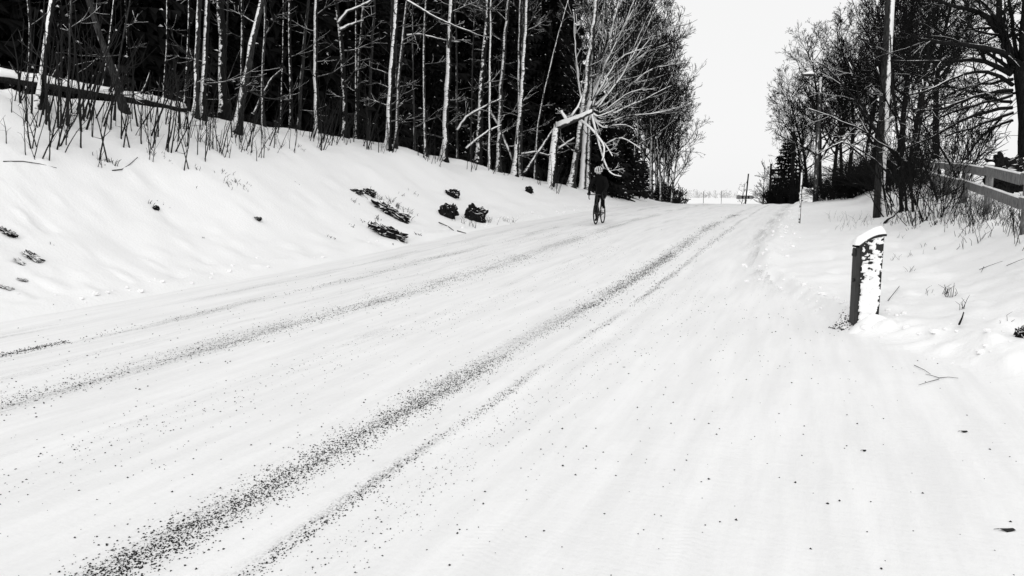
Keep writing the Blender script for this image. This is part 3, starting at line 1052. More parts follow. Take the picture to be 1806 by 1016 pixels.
# the old tree behind the fence
cfO = make_cfg(depth=4, kids=(5, 5, 4), wander=.14, up=-.02, twig=.006, angle=.8, dark_from=3)
old = [
    ([(1790, 120), (1772, 60), (1745, 30), (1712, 15), (1660, 5), (1620, -5)], 20, 4), ([(1772, 62), (1760, 30), (1735, 8), (1715, -8)], 12, 7), ([(1766, 60), (1760, 0), (1758, -80)], 13, 9), ([(1790, 112), (1768, 88), (1730, 85), (1690, 80), (1640, 72), (1608, 62)], 15, 4),
    ([(1785, 125), (1755, 98), (1725, 88), (1700, 58), (1690, 30)], 9, 3), ([(1782, 130), (1740, 105), (1690, 106), (1630, 113), (1572, 107)], 12, 4), ([(1785, 160), (1740, 162), (1690, 182), (1640, 200), (1600, 190)], 9, 3), ([(1806, 162), (1770, 163), (1720, 165), (1670, 150), (1600, 160)], 7, 3),
    ([(1785, 150), (1745, 120), (1700, 128), (1650, 155), (1600, 168)], 9, 3), ([(1785, 190), (1740, 195), (1690, 215), (1640, 245), (1600, 262)], 9, 3), ([(1785, 210), (1750, 225), (1715, 250), (1700, 300)], 7, 3), ([(1800, 110), (1802, 60), (1808, 0), (1812, -60)], 15, 9), ([(1798, 110), (1785, 60), (1780, 0), (1782, -50)], 9, 5),
    ([(1806, 60), (1760, 68), (1720, 55), (1690, 30)], 7, 3), ([(1785, 180), (1750, 180), (1700, 160), (1650, 140), (1610, 130)], 8, 3), ([(1786, 170), (1740, 178), (1680, 195), (1640, 220)], 8, 3), ([(1800, 120), (1830, 60), (1870, 20), (1930, 0)], 20, 6), ([(1805, 150), (1850, 130), (1920, 120)], 12, 4), ([(1784, 200), (1752, 212), (1712, 226), (1668, 240)], 8, 3), ([(1784, 140), (1752, 148), (1706, 146), (1660, 178)], 8, 3)]
limb_tree('old_tree', 'broad old tree behind the fence with a thick black trunk and long snow-topped limbs', 'tree', 20.5, (1798, 310), [([(1812, 330), (1813, 290), (1814, 250), (1810, 180), (1802, 110)], 35, 28), ([(1794, 330), (1800, 300), (1808, 262)], 14, 7), ([(1814, 200), (1808, 150), (1796, 105)], 18, 12), ([(1824, 335), (1824, 290)], 26, 18)], [(q_, w0_ * .8, w1_ * .8) for q_, w0_, w1_ in old], M['dark_branch'], M['dark_branch'], cfO, 31, sub=(12, .85), dy=2.2)

# spruce, hedge and small trees where the road goes over the crest
place_tree('spruce_tree', 'small ragged spruce behind the black pole at the crest', 'tree', YOUNG[1], on_ground(1386, 66) - Vector((0, 0, .2)), .4, 1.0)
SM = bare_tree_meshes(850, make_cfg(H=4.6, r=.07, start=.25, limbs=11, reach=.32, kids=(4, 3, 2), depth=3, twig=.014, elev=.8), M['twig'], M['twig'], 'small_tree')
place_tree('small_tree', 'small bare tree left of the poles at the crest', 'tree', (('trunk', SM[0]), ('crown', SM[1])), on_ground(1346, 78), 0, 1.05)
place_tree('small_tree', 'lone tiny bare tree out on the road end against the white field', 'tree', (('trunk', SM[0]), ('crown', SM[1])), on_ground(1309, 84) - Vector((0, 0, .1)), 2.0, .75)


def bush_mesh(seed, h, w, stems, twig, kids=(6, 5), name='bush'):
    rng = random.Random(seed)
    c = MB()
    cfg = make_cfg(depth=3, kids=kids, wander=.2, up=.07, twig=twig, angle=.9)
    for i in range(stems):
        a = rng.uniform(0, 6.28)
        r = w * .25 * math.sqrt(rng.random())
        el = rng.uniform(.75, 1.45)
        grow_branch(c, rng, Vector((math.cos(a) * r, math.sin(a) * r, -.1)), Vector((math.cos(a) * math.cos(el), math.sin(a) * math.cos(el), math.sin(el))), h * rng.uniform(.6, 1.1), twig * 1.8, 1, cfg)
    return c.mesh(name, M['twig'])


BU = [bush_mesh(900, 2.6, 2.4, 30, .014), bush_mesh(901, 2.2, 2.6, 34, .014), bush_mesh(902, 3.2, 2.2, 22, .013)]
rng = random.Random(41)
for i, (px, y, sc) in enumerate(((1372, 74, 1.1), (1385, 70, 1.2), (1400, 68, 1.15), (1412, 66, 1.0), (1365, 80, 1.0), (1394, 62, .9), (1415, 60, .8), (1378, 66, .9))):
    tag(link('bush', BU[i % 3], None, on_ground(px, y) - Vector((0, 0, .15)), i * 1.3), 'dark dense bush at the foot of the poles by the crest', 'bush', 'bushes at the crest')
for i in range(13):
    px = rng.uniform(1462, 1590)
    y = 46 - (px - 1462) / 128 * 16 + rng.uniform(-2, 3)
    o = link('bush', BU[rng.randrange(3)], None, on_ground(px, y) - Vector((0, 0, .15)), rng.uniform(0, 6.28))
    sc = rng.uniform(.45, .68)
    o.scale = (sc * 1.7, sc * 1.7, sc)
    tag(o, 'dark twiggy bush on the slope ' + ('just right of the street lamp' if px < 1500 else 'midway between the street lamp and the tall pole' if px < 1540 else 'behind the tall pole'), 'bush', 'bushes on the right slope')
SH = [bush_mesh(910 + i, (3.4, 2.8, 4.2)[i], 1.2, (9, 10, 7)[i], .010, (5, 4), 'shrub') for i in range(3)]
for i in range(7):
    px = rng.uniform(1575, 1700)
    y = rng.uniform(22, 27) if px < 1640 else rng.uniform(26, 30)
    o = link('bare_shrub', SH[rng.randrange(3)], None, on_ground(px, y) - Vector((0, 0, .1)), rng.uniform(0, 6.28))
    sc = rng.uniform(.6, 1.1)
    o.scale = (sc, sc, sc)
    tag(o, 'thin-stemmed bare shrub by the fence, right of the tall pole', 'shrub', 'bare shrubs by the fence')
for i in range(3):
    o = link('bare_shrub', SH[i % 3], None, on_ground(1622 + i * 24 + rng.uniform(-4, 4), 18.5 + rng.uniform(-1, 1)) - Vector((0, 0, .1)), rng.uniform(0, 6.28))
    o.scale = (.55, .55, rng.uniform(.45, .8))
    tag(o, 'thin bare shrub before the far half of the fence, ' + ('farthest from' , 'midway to', 'nearest')[i] + ' the old tree', 'shrub', 'shrubs before the fence')
# taller stems in front of the fence, bent over by snow
cfS = make_cfg(depth=3, kids=(4, 4, 3), wander=.18, up=.0, twig=.008, angle=.7)
arcs = [
    ('bowed_sapling', 'bowed snow-topped sapling arching left across the tall pole to the street lamp', [([(1600, 368), (1596, 340), (1592, 300), (1584, 270)], 4, 3)], [([(1584, 270), (1549, 251), (1509, 224), (1464, 202), (1425, 190)], 4, 2), ([(1592, 336), (1554, 290), (1526, 267), (1500, 255)], 4, 2), ([(1590, 280), (1547, 243), (1524, 200), (1510, 150), (1497, 112)], 4, 2), ([(1592, 300), (1530, 205), (1490, 150), (1448, 110), (1430, 108)], 4, 2)], 21.5),
    ('bowed_sapling', 'tall sapling in front of the fence with a long stem sloping up to the left', [([(1612, 372), (1608, 330), (1604, 287), (1594, 257), (1584, 204), (1570, 150)], 4, 2)], [([(1690, 330), (1676, 283), (1655, 255), (1631, 224), (1603, 193)], 4, 2), ([(1660, 372), (1640, 320), (1625, 285), (1612, 200), (1606, 160)], 4, 2), ([(1604, 290), (1620, 230), (1630, 180), (1628, 140)], 3, 2), ([(1547, 309), (1523, 278), (1493, 248), (1476, 251), (1434, 275)], 4, 2)], 21.0),
    ('bowed_sapling', 'dark upright sapling clump directly right of the tall pole', [([(1592, 366), (1587, 300), (1585, 250), (1574, 150), (1570, 60)], 6, 2), ([(1622, 370), (1606, 330), (1590, 290)], 3, 2)], [([(1588, 300), (1570, 285), (1556, 262)], 4, 2), ([(1586, 250), (1600, 200), (1606, 150)], 4, 2), ([(1580, 210), (1560, 170), (1548, 120)], 3, 2)], 22.0)]
for i, (nm, lab, tr, li, y) in enumerate(arcs):
    limb_tree(nm, lab, 'sapling', y, (tr[0][0][0][0], 370), tr, li, M['dark_branch'], M['grey_branch'], cfS, 60 + i, sub=(7, .6), dy=.5)

# ------------------------------------------------------------------ thin saplings poking through the snow of the left bank
SAP = []
for i in range(9):
    rng2 = random.Random(500 + i)
    m = MB()
    for k in range(rng2.choice((1, 1, 2, 3))):
        h = rng2.uniform(.7, 1.5)
        lean = Vector((rng2.uniform(-.2, .6), rng2.uniform(-.1, .1), 1))
        q = Vector((rng2.uniform(-.12, .12), rng2.uniform(-.1, .1), -.1))
        pts, d = [q], lean.normalized()
        for j in range(6):
            d = (d + rvec(rng2) * .09).normalized()
            q = q + d * h / 6
            pts.append(q)
        r = rng2.uniform(.009, .015)
        m.tube(pts, [r * (1 - .65 * j / 6) for j in range(7)], 5)
        for j in range(rng2.randrange(1, 5)):
            a = pts[rng2.randrange(2, 6)]
            m.tube([a, a + (d + rvec(rng2) * .8) * .14, a + (d * 1.2 + rvec(rng2) * .7) * .3], [.005, .004, .003], 3)
    SAP.append(m.mesh('sapling', M['stem']))
rng = random.Random(8)
for i in range(112):
    px = 662 * rng.random() ** (.9)
    lo = np.interp(px, [0, 200, 345, 450, 600, 680], [170, 205, 215, 232, 226, 258])
    hi = np.interp(px, [0, 200, 345, 450, 600, 680], [275, 300, 292, 286, 262, 272])
    py = lo + (hi - lo) * rng.random() ** 1.2
    p_ = gp(px, py, 8, 40)
    o = link('sapling', SAP[rng.randrange(9)], None, p_, rng.uniform(-.7, .7))
    sc = rng.uniform(.4, 1.3) ** 1.2 * (1.3 if px < 330 else 1)
    o.scale = (max(sc, .7), max(sc, .7), sc * rng.uniform(.9, 1.2))
    tag(o, 'thin bare sapling in the snow below ' + near_mark(px), 'sapling', 'saplings on the left bank')
for i in range(34):
    px = rng.uniform(650, 990)
    py = np.interp(px, [650, 783, 905, 990], [258, 288, 306, 338]) + rng.uniform(-4, 8)
    o = link('sapling', SAP[rng.randrange(9)], None, gp(px, py, 8, 46), rng.uniform(-1, 1))
    o.scale = (rng.uniform(.5, 1.3),) * 3
    tag(o, 'thin bare sapling at the wood edge near ' + near_mark(px), 'sapling', 'saplings along the edge of the wood')

# ------------------------------------------------------------------ fallen log
m = MB()
LGP = [at(px, py, y) for px, py, y in ((-120, 116, 16.7), (0, 136, 17.0), (100, 151, 17.6), (200, 169, 18.3), (270, 180, 19.0), (327, 193, 19.6))]
A = LGP[0]
def log_at(f):
    x = f * 5
    k = min(int(x), 4)
    return LGP[k].lerp(LGP[k + 1], x - k)
m.tube([log_at(k / 20) - A for k in range(21)], [.118 - .035 * k / 20 for k in range(21)], 12)
lg = m.build('fallen_log', M['log'], None, A)
tag(lg, 'fallen dark log lying along the bank top with a ridge of snow on it', 'log')
m = MB()
pp, rr = [], []
for k in range(57):
    f = k / 56
    q = log_at(f) + Vector((0, -.05, (.118 - .035 * f) * .8)) - A
    pp.append(q); rr.append((.115 - .035 * f) * (1 + .45 * float(vnoise(f * 26, 0, 3))))
m.tube(pp, rr, 8)
m.build('snow_ridge', M['snow'], lg)
m = MB()
rng = random.Random(4)
for k in range(9):
    a = log_at(.3 + .07 * k) - A
    q = a + Vector((rng.uniform(-.3, .5), rng.uniform(-.5, 0), rng.uniform(.1, .7)))
    m.tube([a, a.lerp(q, .5) + rvec(rng) * .05, q], [.03, .02, .01], 5)
m.build('branch_stub', M['snowbark_some'], lg)

# ------------------------------------------------------------------ dark rocks and ledges breaking through the bank
def rock(label, px, py, wpx, hpx, tilt=0.0, seed=0, name='rock', sink=.25, depth=.5):
    p_ = gp(px, py + hpx * .4, 6, 60)
    sx, sz = wpx / F * p_.y / 2, hpx / F * p_.y / 2
    m = MB()
    nu, nv_ = 44, 26
    rng = random.Random(seed)
    off = Vector((seed * 3.1, seed * 1.7, 0))
    for i in range(nv_ + 1):
        th = math.pi * i / nv_
        for j in range(nu):
            ph = 2 * math.pi * j / nu
            d = Vector((math.sin(th) * math.cos(ph), math.sin(th) * math.sin(ph), math.cos(th)))
            nn = 1 + .5 * mnoise.noise(d * 1.7 + off) + .42 * mnoise.noise(d * 3.9 + off) + .20 * mnoise.noise(d * 8 + off) + .07 * mnoise.noise(d * 17 + off)
            d = Vector((math.copysign(abs(d.x) ** .75, d.x), math.copysign(abs(d.y) ** .75, d.y), math.copysign(abs(d.z) ** .7, d.z))) * nn
            x, y_, z_ = d.x * sx, d.y * max(sx * depth, .06), d.z * sz
            c, s_ = math.cos(tilt), math.sin(tilt)
            m.v.append((x * c + z_ * s_, y_, -x * s_ + z_ * c))
    for i in range(nv_):
        for j in range(nu):
            j2 = (j + 1) % nu
            m.f.append((i * nu + j, (i + 1) * nu + j, (i + 1) * nu + j2, i * nu + j2)); m.m.append(0)
    o = m.build(name, M['rock'], None, p_ + Vector((0, sx * depth * sink, sz * .75)), smooth=False)
    tag(o, label, 'rock')
    return o


ROCKS = [
    ('upper black rock with a crumbly top above the square rock face', 798, 342, 21, 15, 0, 1), ('square black rock face standing upright in the bank', 791, 374, 28, 24, 0, 2), ('black wedge-shaped rock nearest the cyclist on the bank', 839, 379, 34, 28, .2, 3), ('long slanting black ledge left of the square rock face', 692, 374, 62, 17, .5, 4), ('short dark rock at the upper end of the slanting ledge', 651, 341, 22, 12, .3, 5), ('small dark rock peeping out above the long ledge', 629, 338, 20, 8, .2, 6),
    ('low black ledge closest to the road', 690, 412, 52, 18, .35, 7), ('rough dark rock just left of the low ledge by the road', 664, 401, 28, 14, .2, 8), ('slanting dark crack of rock at the far left of the bank', 60, 456, 36, 8, .62, 9), ('dark rock sliver at the edge of the photo, upper left bank', 12, 411, 30, 8, .5, 10), ('thin dark rock edge below the slanting crack at far left', 36, 463, 24, 4, .75, 11), ('lowest dark rock sliver at far left by the road', 10, 507, 22, 5, .4, 12), ('tiny dark rock under the left crack', 40, 494, 14, 4, .4, 13), ('small dark lump on the upper bank left of the broken birch', 933, 336, 12, 12, 0, 14), ('small flat dark rock in the middle of the smooth bank', 455, 386, 12, 6, .3, 15),
    ('dark twig-framed hollow stone in the upper smooth bank', 275, 367, 8, 9, 0, 16), ('small dark rock on the right verge at the photo edge', 1802, 588, 16, 20, 0, 17), ('dark stone under the snapped end of the log', 372, 186, 14, 12, 0, 19)]
for i, (lab, px, py, wp, hp, tl, sd_) in enumerate(ROCKS):
    rock(lab, px, py, wp, hp, tl, sd_)
bh = rock('dark boulder heap behind the fence at the foot of the old tree', 1778, 322, 40, 30, 0, 18)
bh.location = on_ground(1772, 17.2) + Vector((0, 0, .62))
bh.scale = (1.25, 1.25, 1.5)
bo = rock('big round boulder covered in snow behind the marker stick', 1436, 352, 32, 34, 0, 25)
bo.data.materials[0] = M['clump']
bo.location = on_ground(1432, 52) + Vector((0, 0, .5))
bo.scale = (1.5, 1.5, 1.3)

# ------------------------------------------------------------------ poles
def pole(name, label, cat, px, y, h, r0, r1, mat, lean=(0, 0), extra=None):
    b_ = on_ground(px, y)
    e = empty(name, b_)
    tag(e, label, cat)
    m = MB()
    m.tube([(lean[0] * h * k / 8, lean[1] * h * k / 8, -.2 + (h + .2) * k / 8) for k in range(9)], [r0 + (r1 - r0) * k / 8 for k in range(9)], 16)
    m.build('shaft', mat, e)
    if extra: extra(e, h)
    return e


def pole_top(e, h):
    m = MB()
    m.box((0, 0, h - .6), (1.2, .1, .1))
    m.build('crossarm', M['plain_pole'], e)
    for x in (-.5, .5):
        m = MB()
        m.tube([(x, 0, h - .55), (x, 0, h - .42), (x, 0, h - .34)], [.03, .045, .02], 8)
        m.build('insulator', M['white'], e)


pole('utility_pole', 'tall wooden pole streaked with snow down its right side, right of the road', 'pole', 1551, 23.0, 8.4, .145, .115, M['pole_wood'], extra=pole_top)


def lamp_head(e, h):
    m = MB()
    m.tube([(0, 0, h - .15), (-.25, -.05, h + .05), (-.6, -.1, h + .1)], [.03, .028, .025], 8)
    m.build('arm', M['metal_grey'], e)
    m = MB()
    n = 12
    for i in range(9):
        f = i / 8
        x = -.35 - .75 * f
        rw = .15 * math.sin(math.pi * min(max(f, .06), .97)) ** .5
        for j in range(n):
            a = 2 * math.pi * j / n
            m.v.append((x, -.1 + rw * math.cos(a), h + .12 + rw * .5 * math.sin(a)))
    for i in range(8):
        for j in range(n):
            m.f.append((i * n + j, i * n + (j + 1) % n, (i + 1) * n + (j + 1) % n, (i + 1) * n + j)); m.m.append(0)
    m.f.append(tuple(range(n))); m.m.append(0)
    m.f.append(tuple(8 * n + j for j in range(n - 1, -1, -1))); m.m.append(0)
    m.build('lamp_head', M['metal_grey'], e)
    m = MB()
    m.tube([(-.42 - .6 * k / 6, -.1, h + .19 + .03 * math.sin(k)) for k in range(7)], [.05, .1, .12, .12, .11, .09, .04], 9)
    m.build('snow_cap', M['clump'], e)


pole('street_lamp', 'street lamp with a snow-capped head on a pale wooden pole before the thick tree', 'street lamp', 1438, 45.0, 6.9, .13, .10, M['lamp_wood'], extra=lamp_head)
pole('utility_pole', 'black bare pole at the crest beside the ragged spruce', 'pole', 1396, 64.0, 6.1, .16, .13, M['plain_pole'])
pole('utility_pole', 'thinner black pole further off, left of the ragged spruce', 'pole', 1358, 82.0, 5.1, .11, .10, M['plain_pole'])
pole('utility_pole', 'most distant black pole leaning beside the lone tiny tree', 'pole', 1314, 96.0, 4.8, .09, .08, M['plain_pole'], lean=(.07, 0))
pole('marker_stick', 'slim wooden snow marker stick at the right road edge', 'marker stick', 1412, 23.5, 1.5, .026, .03, M['snowbark_some'], lean=(.012, 0))
pole('marker_stick', 'thin marker stick on the far left road edge by the white field', 'marker stick', 1241, 70.0, 1.55, .02, .02, M['plain_pole'])
pole('marker_stick', 'thin marker stick at the crest in front of the far treeline', 'marker stick', 1272, 76.0, 1.9, .02, .02, M['plain_pole'], lean=(.03, 0))

# ------------------------------------------------------------------ fence
FY = [8.4, 12.0, 15.5, 18.9, 22.4, 26.0, 29.8, 33.8]
FP = []
for y in FY:
    x = 7.8 + .43 * (y - 12)
    FP.append(Vector((x, y, float(zxy(np.array([x]), np.array([y]))[0]))))
fe = empty('wooden_fence', FP[1])
tag(fe, 'two-rail wooden fence with snow on its rails running back along the right bank', 'fence')
rng = random.Random(12)
side = Vector((-.92, .39, 0))
def rail_snow(mb, a, c, wd):
    n = 26
    pts = [a.lerp(c, k / n) for k in range(n + 1)]
    mb.tube([q + Vector((0, 0, .012)) for q in pts], [wd * (.8 + .7 * float(vnoise(k * .6 + a.x * 7, a.y, 5))) * (0.35 if k in (0, n) else 1) for k in range(n + 1)], 8)
for k, q in enumerate(FP):
    m = MB()
    z0 = q - FP[1]
    m.tube([z0 + Vector((0, 0, -.3)), z0 + Vector((0, 0, .5)), z0 + Vector((rng.uniform(-.02, .02), 0, .94))], [.075, .072, .068], 10)
    po = m.build('post', M['fence'], fe)
    m = MB()
    t0 = z0 + Vector((0, 0, .94))
    m.tube([t0 + Vector((0, 0, -.01)), t0 + Vector((0, 0, .02)), t0 + Vector((0, 0, .05)), t0 + Vector((0, 0, .06))], [.07, .075, .055, .02], 10)
    m.build('snow_cap', M['clump'], po)
for a, c in zip(FP, FP[1:]):
    for hgt in (.46, .82):
        p0 = a - FP[1] + side * .1 + Vector((0, 0, hgt + rng.uniform(-.02, .02)))
        p1 = c - FP[1] + side * .1 + Vector((0, 0, hgt + rng.uniform(-.02, .02)))
        d = (p1 - p0)
        L = d.length
        d.normalize()
        zz = d.cross(side * -1).normalized()
        if zz.z < 0: zz = -zz
        yy = zz.cross(d).normalized()
        ax = Matrix((d, yy, zz)).transposed()
        m = MB()
        m.box((p0 + p1) / 2, (L - .012, .035, .165), ax=ax)
        rl = m.build('rail', M['fence'], fe, smooth=False)
        m = MB()
        rail_snow(m, p0 + Vector((0, 0, .082)), p1 + Vector((0, 0, .082)), .022)
        m.build('snow_strip', M['clump'], rl)

# ------------------------------------------------------------------ cable cabinet
CY = 9.6
cb = gp(1509, 578, 5, 15)
ce = empty('cable_cabinet', cb, math.radians(-6))
tag(ce, 'dark metal cable cabinet with a snow-capped curved top and a side plastered with snow', 'cabinet')
CW, CD, CH = .235, .17, .93
prof = [(0, -.15), (CW, -.15), (CW, CH + .07)]
for k in range(9):
    f = k / 8
    prof.append((CW * (1 - f), CH + .07 - .11 * f * f))
m = MB()
npf = len(prof)
for y_ in (0, CD):
    for x_, z_ in prof: m.v.append((x_ + z_ * .015, y_, z_))
m.f.append(tuple(range(npf))); m.f.append(tuple(range(2 * npf - 1, npf - 1, -1)))
for k in range(npf):
    k2 = (k + 1) % npf
    m.f.append((k, npf + k, npf + k2, k2))
m.m = [0] * len(m.f)
m.build('housing', M['metal'], ce, smooth=False)
m = MB()
m.box((-.012, CD * .5, .45), (.02, CD * .94, .84))
dr_ = m.build('door', M['metal_grey'], ce, smooth=False)
m = MB(); m.box((-.036, CD * .35, .82), (.03, .05, .075)); m.box((-.05, CD * .35, .80), (.02, .025, .025)); m.build('latch', M['metal_grey'], dr_, smooth=False)
m = MB(); m.tube([(-.02, CD * .3, .52), (-.05, CD * .3, .52)], [.018, .024], 10); m.build('lock', M['metal_grey'], dr_)
m = MB(); m.box((-.010, .004, .43), (.035, .016, .90)); m.build('flange', M['metal_grey'], ce, smooth=False)
m = MB()
lidp = [(x_ + z_ * .015, z_ + .008) for x_, z_ in prof[2:]]
lidp = [(lidp[0][0] + .015, lidp[0][1])] + lidp + [(lidp[-1][0] - .03, lidp[-1][1] - .02)]
nl = len(lidp)
for y_ in (-.03, CD + .03):
    for dz in (0, .024):
        for x_, z_ in lidp: m.v.append((x_, y_, z_ + dz))
for k in range(nl - 1):
    for a_, b_ in ((0, 2), (1, 3)):
        m.f.append((a_ * nl + k, a_ * nl + k + 1, b_ * nl + k + 1, b_ * nl + k))
    for a_, b_ in ((0, 1), (2, 3)):
        m.f.append((a_ * nl + k, a_ * nl + k + 1, b_ * nl + k + 1, b_ * nl + k))
m.m = [0] * len(m.f)
m.build('lid', M['metal'], ce, smooth=False)
# snow on the lid
m = MB()
nu, nv_ = 24, 14
for i in range(nu + 1):
    u = i / nu
    for j in range(nv_ + 1):
        v = j / nv_
        x_ = -.07 + (CW + .10) * u
        y_ = -.012 + (CD + .03) * v
        uu = min(max(x_ / CW, 0), 1)
        zb = CH + .07 - .11 * (1 - uu) ** 2 + .028 + x_ * 0
        edge = min(1, 6 * min(u, 1 - u) + .0) ** .5 * min(1, 4 * min(v, 1 - v)) ** .5
        zt = zb + (.085 + .045 * float(vnoise(u * 4, v * 3, 6))) * edge - .012 * (1 - edge)
        m.v.append((x_ + .018, y_, zt))
for i in range(nu):
    for j in range(nv_):
        a_ = i * (nv_ + 1) + j
        m.f.append((a_, a_ + nv_ + 1, a_ + nv_ + 2, a_ + 1)); m.m.append(0)
nb = len(m.v)
ring = [i * (nv_ + 1) for i in range(nu + 1)] + [nu * (nv_ + 1) + j for j in range(1, nv_ + 1)] + [i * (nv_ + 1) + nv_ for i in range(nu - 1, -1, -1)] + [j for j in range(nv_ - 1, 0, -1)]
m.f.append(tuple(ring)); m.m.append(0)
m.build('snow_cap', M['snow'], ce)
# snow plastered on the broad side: a lumpy crust with ragged gaps
m = MB()
nu, nv_ = 30, 110
def crust(u, v):
    e_ = min(u / .16, (1 - u) / .20)
    rag = float(vnoise(u * 2, v * 22, 51)) * .9 + float(vnoise(u * 9, v * 55, 52)) * .7
    body = e_ + rag * 1.3
    # thinner, holed crust in the upper third
    hole = float(vnoise(u * 5, v * 30, 53)) + float(vnoise(u * 11, v * 62, 54)) * .8
    top = max(0.0, (v - .52) / .48)
    th = .025 + .03 * float(vnoise(u * 5, v * 20, 55)) + .02 * float(vnoise(u * 12, v * 45, 57))
    if body < .15: th = -.02
    if top > 0 and hole > .40 - .42 * top ** .6 and v < .985: th = -.02
    if u > .72 and v < .24 and (u - .72) / .28 > (v - .02) / .22 * .9: th = -.02
    return th
for i in range(nv_ + 1):
    for j in range(nu + 1):
        u, v = j / nu, i / nv_
        z_ = .05 + (CH - .02) * v + (.045 * u if v > .9 else 0)
        m.v.append((.012 + (CW - .02) * u + z_ * .015, -.004 - crust(u, v), z_))
for i in range(nv_):
    for j in range(nu):
        a_ = i * (nu + 1) + j
        m.f.append((a_, a_ + 1, a_ + nu + 2, a_ + nu + 1)); m.m.append(0)
m.build('snow_crust', M['clump'], ce)
# heap of snow pushed against its foot
m = MB()
hp_ = Vector((.02, -.22, -.06))
nu, nv_ = 28, 12
for i in range(nv_ + 1):
    f = i / nv_
    for j in range(nu):
        a = 2 * math.pi * j / nu
        r = f * (1 + .25 * mnoise.noise(Vector((math.cos(a) * 1.3, math.sin(a) * 1.3, 4))))
        x_, y_ = .18 + .30 * r * math.cos(a), -.05 + .24 * r * math.sin(a)
        z_ = .17 * (1 - f * f) ** 1.3 + .03 * mnoise.noise(Vector((x_ * 8, y_ * 8, 1))) * (1 - f) - .06 * f
        m.v.append((x_, y_, z_))
for i in range(nv_):
    for j in range(nu):
        j2 = (j + 1) % nu
        m.f.append((i * nu + j, (i + 1) * nu + j, (i + 1) * nu + j2, i * nu + j2)); m.m.append(0)
m.build('snow_heap', M['snow'], ce)
# ------------------------------------------------------------------ bicycle
YAW = math.atan2(-DY, -DX) + math.radians(2)
CP = gp(1058, 395, 18, 32)
bk = empty('bicycle', CP, YAW)
tag(bk, 'black road bicycle with drop handlebars coming down the snowy road under its rider', 'bicycle')


def circle(c, r, n=40):
    return [(c[0] + r * math.cos(2 * math.pi * k / n), c[1], c[2] + r * math.sin(2 * math.pi * k / n)) for k in range(n)]


FW, RW, WR = Vector((.60, 0, .342)), Vector((-.41, 0, .342)), .342
BBp = Vector((0, 0, .28))
for c_ in (FW, RW):
    e = empty('wheel', c_)
    e.parent = bk
    m = MB(); m.tube(circle((0, 0, 0), WR - .018, 44), .02, 8, closed=True); m.build('tyre', M['tyre'], e)
    m = MB(); m.tube(circle((0, 0, 0), WR - .042, 44), .012, 6, closed=True); m.build('rim', M['bike'], e)
    m = MB()
    for k in range(20):
        a = 2 * math.pi * k / 20
        sg = .025 if k % 2 else -.025
        m.tube([(.02 * math.cos(a + .5), sg, .02 * math.sin(a + .5)), ((WR - .045) * math.cos(a), 0, (WR - .045) * math.sin(a))], .0012, 3, cap=False)
    m.build('spokes', M['bike'], e)
    m = MB(); m.tube([(0, -.05, 0), (0, 0, 0), (0, .05, 0)], [.016, .02, .016], 10); m.build('hub', M['bike'], e)
ST, SB_ = Vector((-.17, 0, .80)), Vector((-.2, 0, .93))
HT, HB = Vector((.42, 0, .84)), Vector((.455, 0, .70))
m = MB()
m.tube([BBp, ST], .016, 10); m.tube([ST, HT], .016, 10); m.tube([BBp, HB], .02, 10); m.tube([HB, HT], .02, 10)
for sg in (-1, 1):
    m.tube([BBp + Vector((0, .03 * sg, 0)), RW + Vector((0, .06 * sg, 0))], .010, 8)
    m.tube([ST + Vector((0, .015 * sg, -.02)), RW + Vector((0, .06 * sg, 0))], .008, 8)
m.build('frame', M['bike'], bk)
m = MB()
m.tube([HB + Vector((0, 0, .02)), HB + Vector((.01, 0, -.05))], .022, 10)
for sg in (-1, 1):
    m.tube([HB + Vector((.01, .04 * sg, -.04)), (.52, .05 * sg, .55), FW + Vector((0, .05 * sg, 0))], [.016, .014, .010], 8)
m.build('fork', M['bike'], bk)
m = MB(); m.tube([SB_, ST], .013, 8); m.build('seat_post', M['bike'], bk)
m = MB(); m.tube([(-.34, 0, .955), (-.25, 0, .96), (-.12, 0, .95), (-.04, 0, .945)], [.07, .065, .03, .02], 10); m.build('saddle', M['black'], bk)
m = MB()
m.tube([HT, HT + Vector((.02, 0, .06)), HT + Vector((.10, 0, .09))], .015, 8)
ST0 = HT + Vector((.10, 0, .09))
bar = [(.52, -.205, .92), (.52, -.19, .93), (.52, 0, .93), (.52, .19, .93), (.52, .205, .92)]
left = [(.52, .19, .93), (.55, .21, .93), (.60, .215, .92), (.625, .22, .87), (.60, .225, .81), (.54, .225, .79), (.48, .225, .79)]
m.tube([(.52, -.2, .93), (.52, 0, .93), (.52, .2, .93)], .0135, 8)
m.tube(left, .014, 8); m.tube([(x, -y, z) for x, y, z in left], .014, 8)
m.build('handlebar', M['bike'], bk)
for sg in (-1, 1):
    m = MB()
    m.tube([(.61, .217 * sg, .92), (.65, .217 * sg, .965), (.665, .217 * sg, .985)], [.02, .02, .014], 8)
    m.tube([(.655, .217 * sg, .95), (.675, .217 * sg, .89), (.66, .22 * sg, .82)], [.008, .007, .006], 6)
    m.build('brake_lever', M['bike'], bk)
cr = empty('crankset', BBp)
cr.parent = bk
m = MB()
m.tube(circle((0, -.045, 0), .09, 28), .006, 6, closed=True)
m.tube([(0, -.05, 0), (0, .05, 0)], .02, 10)
for a in range(5): m.tube([(0, -.045, 0), (.09 * math.cos(a * 1.257), -.045, .09 * math.sin(a * 1.257))], .006, 5)
m.build('chainring', M['bike'], cr)
PA = Vector((-.03, 0, -.168))
for sg, v in ((-1, PA), (1, -PA)):
    m = MB(); m.tube([(0, .06 * sg, 0), (v.x, .07 * sg, v.z)], .011, 7); m.build('crank_arm', M['bike'], cr)
    m = MB(); m.box((v.x, .12 * sg, v.z), (.09, .09, .018)); m.build('pedal', M['bike'], cr, smooth=False)
